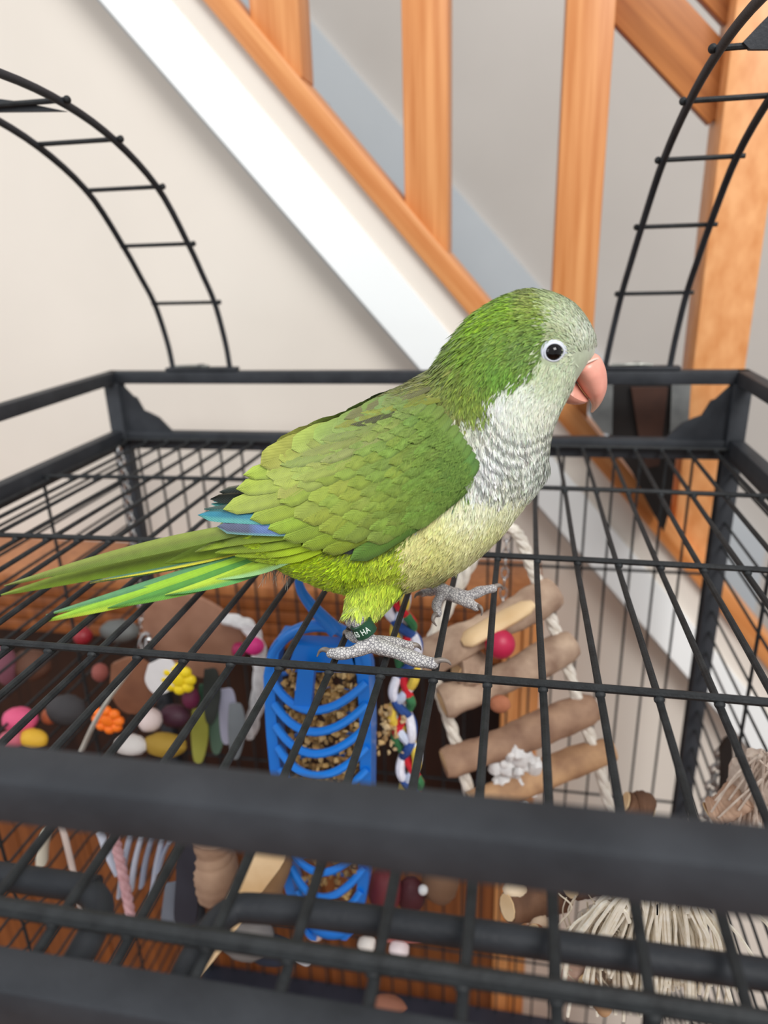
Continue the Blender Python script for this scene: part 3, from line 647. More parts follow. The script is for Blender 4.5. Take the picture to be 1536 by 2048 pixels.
# fluff at the vent
vf = MB()
for k in range(60):
    x = 540+random.uniform(0, 62); y = 1128+(x-540)*.12; a = S(x, y-8, random.uniform(-9, 3)); b = S(x+random.uniform(-8, 8), y+random.uniform(4, 26), random.uniform(-12, 3))
    vf.tube([a, (a+b)/2+rng.normal(0, .6, 3), b], [.22, .14, .05], 4, col=lin((176, 170, 160)))
vo_ = vf.build('vent_fluff', DOWN, parrot); vo_['kind'] = 'stuff'; vo_['label'] = 'grey downy fluff'

# --- eye
ey = samp(Ds, 1105, 704); ec = P(1105, 704, ey+1.3)
vdir = np.array([0.26, -1, .10]); vdir /= np.linalg.norm(vdir)
def disc_ring(c, n, r0, r1, prof, seg=36):
    n = n/np.linalg.norm(n); a = np.cross(n, (0, 0, 1.)); a /= np.linalg.norm(a); b = np.cross(n, a); vs = []; fs = []
    for r, h in prof:
        for k in range(seg):
            t = 2*math.pi*k/seg; vs.append(c+a*math.cos(t)*r*(1+.10*max(0, math.cos(t-math.pi))**6)+b*math.sin(t)*r*.94+n*h)
    for i in range(len(prof)-1):
        for k in range(seg): fs.append((i*seg+k, i*seg+(k+1) % seg, (i+1)*seg+(k+1) % seg, (i+1)*seg+k))
    return vs, fs
for sgn in (1, -1):
    c = ec if sgn == 1 else ec*np.array([1, -1, 1])+np.array([0, 2*YS, 0]); n = vdir*np.array([1, sgn, 1])
    MB().ball(c, 3.05, 28, 20).build('eye', mat('black_eye', (7, 6, 6), (12, 9, 8), rough=.03, scale=20, spec=.4), parrot)
    vs, fs = disc_ring(c, n, 0, 0, [(2.62, 1.5), (2.75, 1.9), (3.0, 1.95), (3.3, 1.7), (3.5, 1.35), (3.75, 1.4), (4.05, 1.15), (4.4, .4), (4.5, -.6)])
    MB().add(vs, fs).build('eye_ring', mat('bluish_white_skin', (190, 195, 206), (214, 218, 226), rough=.55, scale=400, bump=.3), parrot)['label'] = 'bluish white eye ring'

# --- beak
def loft(rows, nseg=20, n=40, pw=1.0):
    A = spline([S(*r[0]) for r in rows], n); B = spline([S(*r[1]) for r in rows], n); W = np.interp(np.linspace(0, len(rows)-1, n), range(len(rows)), [r[2] for r in rows])
    mb = MB(); vs = []
    for i in range(n):
        c = (A[i]+B[i])/2; a = (A[i]-B[i])/2
        for k in range(nseg):
            t = 2*math.pi*k/nseg; ct, s_ = math.cos(t), math.sin(t); vs.append(c+a*ct+np.array([0, W[i]*s_*(1-.18*max(0, ct)), 0]))
    fs = [(i*nseg+k, i*nseg+(k+1) % nseg, (i+1)*nseg+(k+1) % nseg, (i+1)*nseg+k) for i in range(n-1) for k in range(nseg)]
    fs += [tuple(range(nseg))[::-1], tuple((n-1)*nseg+k for k in range(nseg))]
    return mb.add(vs, fs)
BK = mat('pink_horn', (226, 150, 132), (240, 178, 160), rough=.34, scale=120, attr=True, spec=.5)
def beakcol(mb, tipc):
    v = np.array(mb.v); x, y = prof_xy(v); t = np.clip((y-792)/28, 0, 1)[:, None]; e = np.clip((728-y)/14, 0, 1)[:, None]
    c = np.array([1., .98, .97])*(1-t)+np.array([.92, 1.16, 1.1])*t; c = c*(1-e*.3)+np.array([1.05, 1.25, 1.3])*e*.3
    return c
up = loft([((1180, 703), (1138, 748), 7.4), ((1198, 711), (1145, 752), 8.2), ((1209, 730), (1155, 766), 7.8), ((1214, 752), (1164, 780), 6.6), ((1214, 774), (1172, 790), 5.6), ((1208, 794), (1179, 800), 4.2), ((1198, 812), (1183, 811), 2.4), ((1186, 825), (1181, 824), .5)])
up.build('upper_beak', BK, parrot, colors=beakcol(up, 0))
lo = loft([((1144, 754), (1122, 800), 6.2), ((1154, 766), (1134, 806), 6.3), ((1163, 780), (1152, 808), 5.6), ((1171, 791), (1166, 806), 4.2), ((1176, 797), (1174, 803), 2.2)])
lo.build('lower_beak', BK, parrot, colors=[(.86, .84, .82)]*len(lo.v))
ce = MB().tube(spline([S(1150, 741, -7.6), S(1166, 722, -7.8), S(1184, 714, -6.4), S(1197, 716, 0), S(1184, 714, 6.4), S(1166, 722, 7.8)], 26), [.38]*26, 8)
ce.build('cere', mat('cere_skin', (232, 204, 190), (240, 216, 204), rough=.6), parrot)
# --- claws
CL = mat('grey_horn_claw', (92, 84, 80), (150, 140, 132), rough=.4, scale=200)
for pts, w in [([G(662, 1305, 5.6), G(650, 1299, 6.4), G(640, 1302, 5.2), G(634, 1313, 3)], 1), ([G(866, 1325, 5.8), G(882, 1320, 6.8), G(896, 1323, 5.8), G(902, 1330, 4.2)], 1), ([G(822, 1291, 2.8), G(832, 1290, 3.0), G(839, 1294, 1.4), G(842, 1300, -.6)], 1), ([G(698, 1270, 3.8), G(692, 1264, 4.4), G(688, 1265, 3.6), G(686, 1270, 2)], 1),
               ([G(986, 1176, 5.6), G(996, 1171, 6.4), G(1003, 1173, 5.4), G(1006, 1180, 3.6)], 1), ([G(952, 1213, 5.), G(960, 1214, 5.4), G(964, 1222, 4), G(963, 1231, 2)], 1), ([G(876, 1226, 3.8), G(868, 1232, 3.6), G(866, 1242, 2), G(873, 1252, -.4)], 1), ([G(846, 1186, 4), G(838, 1187, 4.4), G(832, 1190, 3.4), G(829, 1196, 2)], 1)]:
    MB().tube(spline(pts, 12), np.linspace(1.35, .25, 12), 10).build('claw', CL, parrot)
# --- numbered leg ring
rc = P(727, 1256, nf[1]-.2); ax = (ank+np.array([0, 0, 2.])-nf); ax = P(706, 1222, nf[1])-P(748, 1290, nf[1]); ax /= np.linalg.norm(ax)
e1 = np.cross(ax, (0, 1, 0)); e1 /= np.linalg.norm(e1); e2 = np.cross(ax, e1)      # e2 ~ -/+ depth
def cyl(r, h, th):
    vs = []; seg = 40
    for rr, hh in ((r, -h), (r-.25, -h-.25), (r-th, -h-.25), (r-th, h+.25), (r-.25, h+.25), (r, h)):
        for k in range(seg):
            t = 2*math.pi*k/seg; vs.append(rc+(e1*math.cos(t)+e2*math.sin(t))*rr+ax*hh)
    return MB().add(vs, [(i*seg+k, i*seg+(k+1) % seg, ((i+1) % 6)*seg+(k+1) % seg, ((i+1) % 6)*seg+k) for i in range(6) for k in range(seg)])
ring = cyl(4.3, 2.5, .9).build('leg_ring', mat('green_anodised_ring', (30, 66, 48), (40, 84, 60), rough=.35, scale=200, metal=.3), parrot); ring['label'] = 'green numbered leg ring'
tcu = bpy.data.curves.new('ring_text', 'FONT'); tcu.body = '63 HA'; tcu.size = 3.3; tcu.extrude = .12; tcu.align_x = 'CENTER'; tcu.align_y = 'CENTER'; tcu.space_character = 1.05; tcu.offset = .03
to = link(bpy.data.objects.new('ring_text', tcu)); dg = bpy.context.evaluated_depsgraph_get(); tm = bpy.data.meshes.new_from_object(to.evaluated_get(dg)); bpy.data.objects.remove(to)
txt = MB(); f0 = -e2 if e2[1] > 0 else e2; rt = np.cross(ax, f0); rt = rt if rt[0] > 0 else -rt
tv = []
for v in tm.vertices:
    a_ = (v.co.x*.74)/4.3+.04; tv.append(rc+(f0*math.cos(a_)+rt*math.sin(a_))*(4.33+v.co.z)+ax*(v.co.y*1.0))
txt.add(tv, [tuple(p_.vertices) for p_ in tm.polygons]); txt.build('ring_lettering', mat('white_lettering', (214, 224, 216)), ring, smooth=False)

# ================================================================== TOYS IN THE CAGE
def px_path(pts, Y, n=None):
    q = [P(a, b, Y if len(c) == 0 else c[0]) for a, b, *c in pts]; return spline(q, n) if n else np.array(q)
def plain(name, c1, c2=None, **k): return mat(name, c1, c2, **k)

# --- blue foraging feeder
FY = 312.
fd = thing('treat_feeder', 'blue plastic slatted treat feeder hanging below the parrot', 'feeder', tuple(P(640, 1560, FY)))
cxp = lambda y: 634+(y-1250)*.045
def fhw(y):                      # half width of the shell in px at picture height y
    return np.interp(y, [1246, 1262, 1290, 1340, 1450, 1600, 1750, 1830, 1862, 1876], [30, 70, 92, 104, 104, 96, 84, 66, 40, 6])
# shell sides: plate strips left and right
for sg in (-1, 1):
    path = [P(cxp(y)+sg*(fhw(y)-9), y, FY+2) for y in np.linspace(1262, 1862, 26)]
    mb = MB(); vs = []; fs = []
    for i, y in enumerate(np.linspace(1268, 1864, 26)):
        o_ = P(cxp(y)+sg*fhw(y), y, FY); w_ = max(2.2, 5.4*min(1, fhw(y)/70)); 
        for dx, dy in ((0, -6), (0, 9), (-sg*w_, 9), (-sg*(w_+.8), -6)): vs.append(o_+np.array([dx, dy, 0]))
    for i in range(25):
        for k in range(4): fs.append((i*4+k, i*4+(k+1) % 4, (i+1)*4+(k+1) % 4, (i+1)*4+k))
    fs += [(0, 1, 2, 3), (103, 102, 101, 100)]
    mb.add(vs, fs).build('side_wall', BLUE, fd)
for y in (1372, 1414, 1457, 1500, 1545, 1592, 1640, 1690, 1740, 1788):
    w_ = fhw(y)-12; q = []
    for t in np.linspace(-1, 1, 15):
        c_ = P(cxp(y)+w_*t, y-6+30*(1-t*t), FY-6); q.append(c_+np.array([0, -11*(1-t*t), 0]))
    MB().tube(q, 2.3, 8).build('slat', BLUE, fd)
    q = [P(cxp(y)+w_*t, y-18, FY+8)+np.array([0, 9*(1-t*t), 0]) for t in np.linspace(-1, 1, 11)]
    MB().tube(q, 1.3, 6).build('back_slat', BLUE, fd)
# top arch ring, lid plate and tab
arc = [P(cxp(1330)+96*math.cos(a), 1335-84*math.sin(a), FY-3) for a in np.linspace(0, math.pi, 22)]
MB().tube(arc, np.concatenate([np.full(11, 3.8), np.full(11, 3.8)]), 12, flat=.8).build('top_arch', BLUE, fd)
vs = [P(a, b, FY-6) for a, b in [(592, 1290), (708, 1296), (712, 1344), (572, 1344)]]; vs += [v+np.array([0, 7, 2]) for v in vs]
MB().add(vs, [(0, 1, 2, 3), (7, 6, 5, 4), (0, 4, 5, 1), (1, 5, 6, 2), (2, 6, 7, 3), (3, 7, 4, 0)]).build('lid', BLUE, fd, smooth=False)
vs = [P(a, b, FY-17) for a, b in [(596, 1338), (628, 1340), (621, 1420), (586, 1418)]]; vs += [v+np.array([0, 5, 0]) for v in vs]
MB().add(vs, [(0, 1, 2, 3), (7, 6, 5, 4), (0, 4, 5, 1), (1, 5, 6, 2), (2, 6, 7, 3), (3, 7, 4, 0)]).build('latch_tab', BLUE, fd, smooth=False)
MB().tube(px_path([(672, 1262), (648, 1238), (622, 1210), (603, 1182), (594, 1150), (588, 1128), (592, 1112)], FY-4, 24), np.interp(np.linspace(0, 1, 24), [0, .3, .6, 1], [4.2, 3.2, 2.1, 1.6]), 12).build('hanging_hook', BLUE, fd)
cp_ = P(cxp(1860), 1846, FY); MB().ball(cp_, (15, 9, 9), 20, 12).build('end_cap', BLUE, fd)
# shredded treats inside
tr = MB(); TC = [(180, 142, 86), (200, 162, 100), (160, 122, 72), (214, 180, 122), (140, 110, 68)]
for k in range(760):
    y = random.choice([random.uniform(1335, 1600), random.uniform(1335, 1840)]); x = cxp(y)+random.uniform(-.78, .82)*(fhw(y)-14); c = P(x, y, FY+random.uniform(-8, 6))
    tr.ball(c, np.array([random.uniform(.8, 2.4) for _ in range(3)]), 6, 4, .7, col=lin(random.choice(TC)))
TREAT = mat('shredded_treats', (225, 225, 225), (255, 255, 255), rough=.85, attr=True, scale=200)
tr_ = tr.build('treat_mix', TREAT, None, loc=P(640, 1600, FY), smooth=False); tag(tr_, 'golden brown shredded treats inside the blue feeder', 'treats', kind='stuff')
pb = MB()
for k in range(60): pb.ball(P(random.gauss(768, 18), random.gauss(1450, 22), 330+random.uniform(-5, 5)), [random.uniform(.8, 2.2) for _ in range(3)], 6, 4, .6, col=lin(random.choice([(214, 178, 122), (190, 150, 98), (228, 200, 152)])))
tag(pb.build('crumbled_cracker', TREAT, None, loc=P(768, 1450, 330), smooth=False), 'tan crumbly cracker bits against the braided rope', 'treats', kind='stuff')

# --- braided rope
br = thing('braided_rope', 'red, white, yellow, green and blue braided rope hanging beside the blue feeder', 'rope toy', tuple(P(815, 1400, 334)))
ctr = px_path([(778, 1130), (790, 1190), (806, 1250), (818, 1310), (806, 1380), (804, 1440), (816, 1510), (822, 1570), (822, 1640)], 334, 120)
for nm, cc, ph in (('red', (196, 24, 38), 0), ('white', (226, 226, 236), 1), ('yellow', (226, 194, 70), 2), ('green', (52, 120, 72), 3), ('blue', (38, 72, 140), 4), ('pale_blue', (200, 210, 228), 5)):
    q = ctr.copy(); t = np.linspace(0, 1, 120)
    a = 2*math.pi*(t*3.2+ph/6)*(1 if ph % 2 else -1); q[:, 0] += 5.4*np.sin(a); q[:, 1] += 2.6*np.sin(2*a+ph)
    MB().tube(q, 2.7, 8).build('strand', mat(nm+'_cotton_yarn', cc, tuple(min(255, c+18) for c in cc), rough=.95, scale=300, bump=.6), br)['label'] = nm.replace('_', ' ')+' yarn strand'

# --- wooden ladder on rope
ld = thing('rope_ladder', 'natural branch ladder with cream rope sides hanging right of the feeder', 'ladder', tuple(P(1020, 1400, 372)))
def rope(pts, r, par, name='rope', tw=.45, m=None):
    q = spline(pts, 60)
    for k in range(3):
        a = np.linspace(0, 1, 60)*2*math.pi*np.linalg.norm(q[-1]-q[0])/(r*7)+k*2.094; s_ = q.copy(); s_[:, 0] += r*tw*np.cos(a); s_[:, 1] += r*tw*np.sin(a)
        MB().tube(s_, r*.64, 7).build(name+'_strand' if name == 'rope' else name, m or ROPE, par)
rope([P(1004, 1046, 388), P(975, 1078, 386), P(945, 1120, 384), P(905, 1200, 380), P(862, 1290, 366), P(872, 1360, 362), P(895, 1430, 362), P(922, 1520, 362), P(950, 1640, 362)], 3.9, ld)
rope([P(1004, 1046, 388), P(1035, 1068, 390), P(1062, 1130, 392), P(1084, 1190, 394), P(1110, 1260, 394), P(1140, 1350, 392), P(1172, 1450, 390), P(1205, 1560, 388), P(1235, 1680, 386)], 3.9, ld)
def rung(a, b, Ya, Yb, r, m, par=ld, seed=0, name='rung'):
    A = P(*a, Ya); B = P(*b, Yb); R = random.Random(seed); t = np.linspace(0, 1, 22); q = A+(B-A)*t[:, None]
    vert = abs(B[2]-A[2]) > abs(B[0]-A[0])*1.5; q[:, 0 if vert else 2] += (.6 if vert else 1.2)*np.sin(t*5+seed); q[:, 1] += .8*np.cos(t*4+seed); rr = r*(1+.09*np.sin(t*7+seed)+np.array([R.uniform(-.05, .05) for _ in t])); rr[0] *= .86; rr[-1] *= .84
    o = MB().tube(q, rr, 14).build(name, m, par)
    d = (B-A)/np.linalg.norm(B-A)
    for e, sg in ((A, -1), (B, 1)): MB().tube([e+d*sg*-.2, e+d*sg*.35], r*.74, 12).build('cut_end', PALEW, o)
    return o
r1 = rung((838, 1330), (1108, 1182), 346, 392, 10.2, BARK, seed=1)
sp_ = [P(925, 1282, 352)+np.array([0, -2.0, 0]), P(985, 1244, 362)+np.array([0, -4.6, 0]), P(1066, 1200, 374)+np.array([0, -4.4, 0])]
MB().tube(spline(sp_, 12), [3, 6.5, 7, 7, 7, 7.2, 7.2, 7, 7, 6.6, 6, 3], 14, flat=.6).build('peeled_patch', PALEW, r1)
rung((884, 1408), (1146, 1290), 352, 392, 9.6, BARK, seed=2)
rung((888, 1526), (1190, 1418), 352, 392, 10.0, mat('brown_bark', (124, 92, 74), (176, 142, 116), rough=.8, scale=60, bump=.5), seed=3)
rung((940, 1606), (1224, 1500), 352, 392, 9.2, mat('tan_bark', (150, 112, 84), (206, 164, 122), rough=.8, scale=60, bump=.5), seed=4)
rung((960, 1345), (915, 1330), 362, 358, 10.0, BARK, seed=5, name='spacer_block')
MB().ball(P(1000, 1408, 344), (6, 4, 5.5), 14, 9, .1).build('knot', mat('reddish_knot', (160, 96, 66), (186, 120, 88), rough=.8, scale=80), ld)
tag(MB().ball(P(1000, 1288, 352), (8.6, 8, 8.6), 20, 14).build('wooden_bead', mat('crimson_paint', (176, 22, 62), (190, 34, 76), rough=.45, scale=60), None), 'crimson round bead tucked between the upper ladder rungs', 'bead')
ct = MB()
for k in range(40): ct.ball(P(random.gauss(1032, 24), random.gauss(1540, 24), 366+random.uniform(-5, 5)), [random.uniform(2.5, 6) for _ in range(3)], 8, 6, .4)
tag(ct.build('cotton_wad', mat('white_cotton', (214, 212, 212), (236, 234, 232), rough=.95, scale=150, bump=.5), None, loc=P(1035, 1530, 366)), 'white cotton wad between the lower ladder rungs', 'cotton')

# --- chains, hooks and rods
def chain(name, lab, pts, Y, r, n, m=STEEL, grp=None):
    q = px_path(pts, Y, n); t = thing(name, lab, 'chain', tuple(q[0])); t2 = np.gradient(q, axis=0); t2 /= np.linalg.norm(t2, axis=1)[:, None]
    for i in range(n):
        a = np.array([1., 0, 0]) if i % 2 else np.array([0, 1., 0]); a -= t2[i]*(a@t2[i]); a /= np.linalg.norm(a); Ln = np.linalg.norm(q[1]-q[0])*.72
        MB().tube([q[i]+t2[i]*Ln*math.cos(u)+a*r*math.sin(u) for u in np.linspace(0, 2*math.pi, 13)[:-1]], r*.3, 6, closed=True).build('link', m, t)
    return t
chain('steel_chain', 'thin bright chain hanging at the far left corner post', [(240, 905), (255, 990), (266, 1080), (276, 1170), (284, 1262)], 500, 2.6, 24)
chain('steel_chain', 'thin bright chain hanging inside the ladder rope', [(1018, 985), (1014, 1060), (1010, 1140), (1004, 1225)], 420, 2.2, 14)
tag(MB().tube(px_path([(1024, 975), (1022, 1010), (1018, 1040)], 420, 8), 1.6, 8).build('steel_hook', STEEL, None), 'short bright steel hook at the breast of the parrot', 'hook')
GL = mat('clear_acrylic', (240, 240, 240), rough=.08, trans=.85, spec=.6)
for a, b, lr_ in (((300, 1180), (315, 1268), 'left'), ((314, 1176), (328, 1262), 'right')):
    tag(MB().tube(px_path([a, ((a[0]+b[0])/2, (a[1]+b[1])/2), b], 470, 6), 1.6, 10).build('acrylic_rod', GL, None), lr_+' one of two clear acrylic rods before the large tan leather disc', 'rod', 'clear acrylic rods by the chain')
ql = thing('quick_link', 'oval steel quick link at the end of the left chain', 'link', tuple(P(290, 1285, 400)))
MB().tube([P(290+9*math.sin(u)+4*math.cos(u), 1284-18*math.cos(u), 400) for u in np.linspace(0, 2*math.pi, 18)[:-1]], 1.5, 8, closed=True).build('link_loop', STEEL, ql)
MB().tube([P(298, 1276, 399), P(296, 1294, 399)], 2.4, 6).build('nut', STEEL, ql)
mb = MB(); q = px_path([(284, 1306), (250, 1354), (215, 1402), (188, 1448), (164, 1500)], 330, 20); mb.tube(q, np.interp(np.linspace(0, 1, 20), [0, .1, .5, 1], [1.6, 2.2, 2.6, 3.0]), 10, flat=.5)
tag(mb.build('steel_skewer', mat('pale_brushed_metal', (206, 204, 192), (226, 224, 214), rough=.38, metal=.55, scale=80), None), 'pale flat metal skewer slanting down to the front rim', 'skewer')
tag(MB().tube(px_path([(118, 1630), (134, 1690), (150, 1760), (164, 1830), (180, 1925)], 300, 14), 1.9, 8).build('lolly_stick', mat('greyish_white_plastic', (196, 180, 172), (214, 200, 192), rough=.5), None), 'thin pinkish white stick seen under the front rim at left', 'stick')

# --- hanging toy at left: leather discs, paper, beads
LEATH = mat('tan_leather', (140, 98, 76), (170, 126, 102), rough=.7, scale=40, bump=.3)
def slab(name, pts, Y, th, m, lab, cat, slope=0., par=None):
    q = spline([P(a, b, Y+(a-pts[0][0])*slope) for a, b in pts+[pts[0]]], 36)[:-1]; n = len(q); c = q.mean(0); vs = list(q)+list(q+np.array([0, th, 0]))+[c+np.array([0, -.8, 0]), c+np.array([0, th+.8, 0])]
    fs = [(i, (i+1) % n, n+(i+1) % n, n+i) for i in range(n)]+[(2*n, (i+1) % n, i) for i in range(n)]+[(2*n+1, n+i, n+(i+1) % n) for i in range(n)]
    o = MB().add(vs, fs).build(name, m, par)
    return o if par else tag(o, lab, cat)
slab('leather_disc', [(290, 1215), (360, 1190), (430, 1215), (478, 1262), (480, 1310), (440, 1352), (380, 1350), (320, 1310), (285, 1262)], 400, 4, LEATH, 'large tan leather disc behind the grid wires at left', 'leather disc')
slab('leather_disc', [(222, 1330), (262, 1318), (308, 1345), (316, 1392), (290, 1424), (248, 1424), (222, 1388)], 372, 4, mat('brown_leather_disc', (112, 70, 48), (138, 92, 66), rough=.7, scale=40, bump=.3), 'small brown leather disc above the orange bead', 'leather disc')
rope([P(452, 1236, 396), P(500, 1256, 394), P(520, 1320, 392), P(516, 1400, 392), P(498, 1470, 392)], 5.2, thing('cotton_rope', 'thick white cotton rope curving down beside the blue feeder', 'rope', tuple(P(510, 1350, 394))), m=mat('white_cotton_rope', (206, 204, 204), (232, 230, 230), rough=.95, scale=200, bump=.6))
def blob(name, px, py, Y, rx, rz, m, lab, cat, petals=0, ry=None):
    mb = MB(); c = P(px, py, Y)
    if petals:
        mb.ball(c, (rx*.55, 3, rz*.55), 12, 8)
        for k in range(petals):
            a = 2*math.pi*k/petals; mb.ball(c+np.array([rx*.68*math.cos(a), 0, rz*.68*math.sin(a)]), (rx*.34, 3.2, rz*.34), 10, 8)
    else: mb.ball(c, (rx, ry or min(rx, rz), rz), 16, 12, .08)
    return tag(mb.build(name, m, None), lab, cat)
col_ = lambda n, c, r=.5: mat(n, c, tuple(min(255, v+12) for v in c), rough=r, scale=40)
blob('flower_bead', 356, 1358, 366, 12.5, 11.5, col_('yellow_plastic', (238, 208, 16)), 'bright yellow flower-shaped plastic bead', 'bead', 8)
blob('flower_bead', 216, 1440, 356, 11.5, 10.5, col_('orange_plastic', (248, 116, 14)), 'bright orange flower-shaped plastic bead', 'bead', 8)
slab('paper_disc', [(296, 1330), (330, 1318), (352, 1340), (344, 1378), (310, 1388), (290, 1362)], 364, 2, col_('white_paper', (222, 220, 220), .8), 'white paper disc left of the yellow bead', 'paper')
blob('bead', 508, 1292, 384, 7, 6, col_('magenta_plastic', (214, 42, 126)), 'magenta bead between the white rope and blue feeder', 'bead')
blob('bead', 478, 1300, 392, 5, 5.5, col_('deep_magenta', (156, 22, 78)), 'deep magenta bead at the edge of the tan leather disc', 'bead')
blob('bead', 166, 1272, 420, 7, 7, col_('dark_red_paint', (132, 18, 30)), 'dark red bead in the shadow at far left', 'bead')
blob('wooden_block', 40, 1440, 360, 13, 9, col_('pink_wood_dye', (198, 72, 110), .7), 'pink dyed wooden piece at the left edge', 'toy block')
blob('wooden_block', 66, 1478, 352, 11, 7, col_('mustard_wood_dye', (206, 160, 40), .7), 'mustard yellow wooden piece under the pink one', 'toy block')
blob('wooden_block', 24, 1480, 348, 9, 7, col_('rose_wood_dye', (176, 84, 100), .7), 'dusty rose wooden piece in the bottom left toy pile', 'toy block')
blob('toy_chunk', 330, 1490, 350, 15, 8, col_('olive_yellow', (150, 118, 32), .7), 'olive yellow chunk just above the front rim', 'toy block')
blob('toy_chunk', 300, 1440, 360, 8, 8, col_('pale_pink_white', (204, 186, 182), .8), 'pale pinkish white chunk beside the orange bead', 'toy block')
blob('toy_chunk', 262, 1490, 346, 12, 7, col_('off_white_paper', (196, 190, 186), .8), 'off-white crumpled paper below the orange bead', 'paper')
blob('toy_chunk', 382, 1396, 376, 6, 8, col_('plum_wood', (92, 20, 52), .6), 'plum coloured chunk below the yellow bead', 'toy block')
blob('toy_chunk', 350, 1432, 374, 11, 8, col_('dark_plum_wood', (60, 24, 40), .6), 'very dark plum chunk under the yellow bead', 'toy block')
blob('toy_chunk', 240, 1262, 430, 16, 9, col_('slate_grey_plastic', (88, 90, 88), .6), 'slate grey piece left of the tan leather disc', 'toy block')
blob('toy_chunk', 132, 1420, 380, 15, 11, col_('charcoal_felt', (52, 50, 52), .9), 'charcoal grey lump in the left toy pile', 'toy block')
blob('toy_chunk', 100, 1432, 376, 6, 6, col_('rust_wood', (160, 78, 44), .7), 'rust orange chunk beside the charcoal lump', 'toy block')
blob('toy_chunk', 62, 1330, 420, 17, 12, col_('brown_wood_dye', (84, 50, 34), .8), 'brown wooden lump in the dark shelf at left', 'toy block')
blob('toy_chunk', 10, 1330, 410, 9, 18, col_('mauve_wood_dye', (120, 70, 84), .8), 'mauve block cut by the left picture edge', 'toy block')
blob('toy_chunk', 200, 1345, 400, 6, 7, col_('dull_rose_wood', (130, 66, 58), .8), 'dull rose nub left of the small brown leather disc', 'toy block')
# dangling leaf-like fabric strips
for i, (x, y, c, lab) in enumerate([(410, 1420, (46, 84, 62), 'dark green fabric strip beside the yellow bead'), (432, 1450, (84, 110, 92), 'sage green fabric strip in the left toy'), (452, 1430, (170, 170, 190), 'pale lilac fabric strip in the left toy'), (396, 1470, (150, 150, 60), 'olive green fabric strip near the front rim'), (470, 1460, (120, 126, 130), 'grey fabric strip beside the white rope'), (420, 1390, (40, 44, 40), 'near-black fabric strip under the tan leather disc')]):
    slab('fabric_strip', [(x-12, y-50), (x+12, y-48), (x+20, y), (x+8, y+54), (x-8, y+52), (x-14, y)], 384-i*2, 1.5, col_('strip_dye_%s' % 'abcdef'[i], c, .9), lab, 'fabric strip')

# --- below the front rim
slab('wooden_splint', [(505, 1700), (570, 1712), (520, 1790), (440, 1905), (385, 1966), (370, 1958), (420, 1862)], 268, 3, PALEW, 'pale flat wooden splint slanting under the front rim', 'wood splint')
rung((425, 1655), (432, 1790), 300, 300, 13, mat('greyish_tan_wood', (140, 110, 90), (176, 146, 122), rough=.8, scale=50), par=thing('wooden_dowel', 'thick greyish tan wooden dowel left of the pale splint', 'dowel', tuple(P(428, 1720, 300))), seed=3, name='dowel_body')
rung((545, 1690), (530, 1800), 296, 296, 11, mat('dark_tan_wood', (120, 92, 62), (146, 114, 80), rough=.8, scale=50), par=thing('wooden_dowel', 'brown wooden dowel between the pale splint and blue feeder', 'dowel', tuple(P(540, 1740, 296))), seed=6, name='dowel_body')  # dowel wood is a darker tan than the one before
slab('leather_strap', [(352, 1660), (394, 1662), (396, 1760), (388, 1850), (350, 1846), (352, 1750)], 290, 3, col_('navy_leather', (28, 32, 44), .6), 'navy black leather strap hanging under the front rim', 'strap')
slab('plastic_strip', [(330, 1770), (368, 1776), (362, 1874), (322, 1868)], 296, 2, col_('blue_grey_plastic', (96, 104, 116), .5), 'blue-grey plastic strip beside the navy strap', 'plastic strip')
stp = [(200, 1660, 236, 1745, (196, 204, 218)), (262, 1665, 240, 1790, (178, 188, 206)), (284, 1668, 262, 1780, (208, 216, 232)), (306, 1668, 284, 1770, (150, 160, 180)), (326, 1672, 305, 1790, (190, 200, 220)), (94, 1660, 84, 1728, (226, 224, 206)), (340, 1680, 318, 1740, (168, 176, 196))]
for i, (x, y, x2, y2, c) in enumerate(stp):
    tag(MB().tube(px_path([(x, y), ((x+x2)/2-3, (y+y2)/2), (x2, y2)], 300+i, 8), 3.6 if i != 5 else 6, 8, flat=.4).build('plastic_straw', col_('straw_tint_%s' % 'abcdefg'[i], c, .3), None), 'cream white flat straw at the left under the rim' if i == 5 else ['leftmost pale bluish straw of those under the front rim', 'second pale straw from the left under the rim, grey-blue', 'brightest bluish white straw, third from the left under the rim', 'darker lilac grey straw, fourth from the left under the rim', 'pale lilac straw, fifth from the left under the rim', '', 'rightmost short grey-blue straw beside the navy strap'][i], 'straw', None if i == 5 else 'pale straws under the front rim')
rope([P(228, 1670, 292), P(242, 1730, 292), P(256, 1800, 292), P(266, 1862, 292)], 3.0, thing('pink_rope', 'thin dusty pink twisted rope under the front rim', 'rope', tuple(P(240, 1740, 292))), m=mat('dusty_pink_cotton', (176, 132, 136), (204, 164, 168), rough=.95, scale=200, bump=.5))
blob('toy_chunk', 496, 1872, 300, 17, 14, col_('grey_cotton_tangle', (110, 106, 104), .95), 'grey fuzzy lump under the rounded lid frame', 'toy block')
blob('toy_chunk', 540, 1900, 300, 15, 9, col_('dark_navy_cloth', (26, 32, 48), .9), 'dark navy cloth lump beside the grey fuzzy lump', 'cloth')
for i, (x, y, rr, cc, lab) in enumerate([(735, 1890, 6.5, (214, 206, 198), 'white round bead under the blue feeder'), (798, 1900, 6.5, (222, 206, 206), 'pinkish white bead under the rounded frame'), (630, 1866, 5.5, (204, 184, 178), 'pale bead behind the end of the feeder'), (846, 1780, 3, (206, 206, 206), 'tiny silver bead right of the feeder')]):
    blob('bead', x, y, 318, rr, rr, col_('pale_bead_%s' % 'abcd'[i], cc), lab, 'bead')
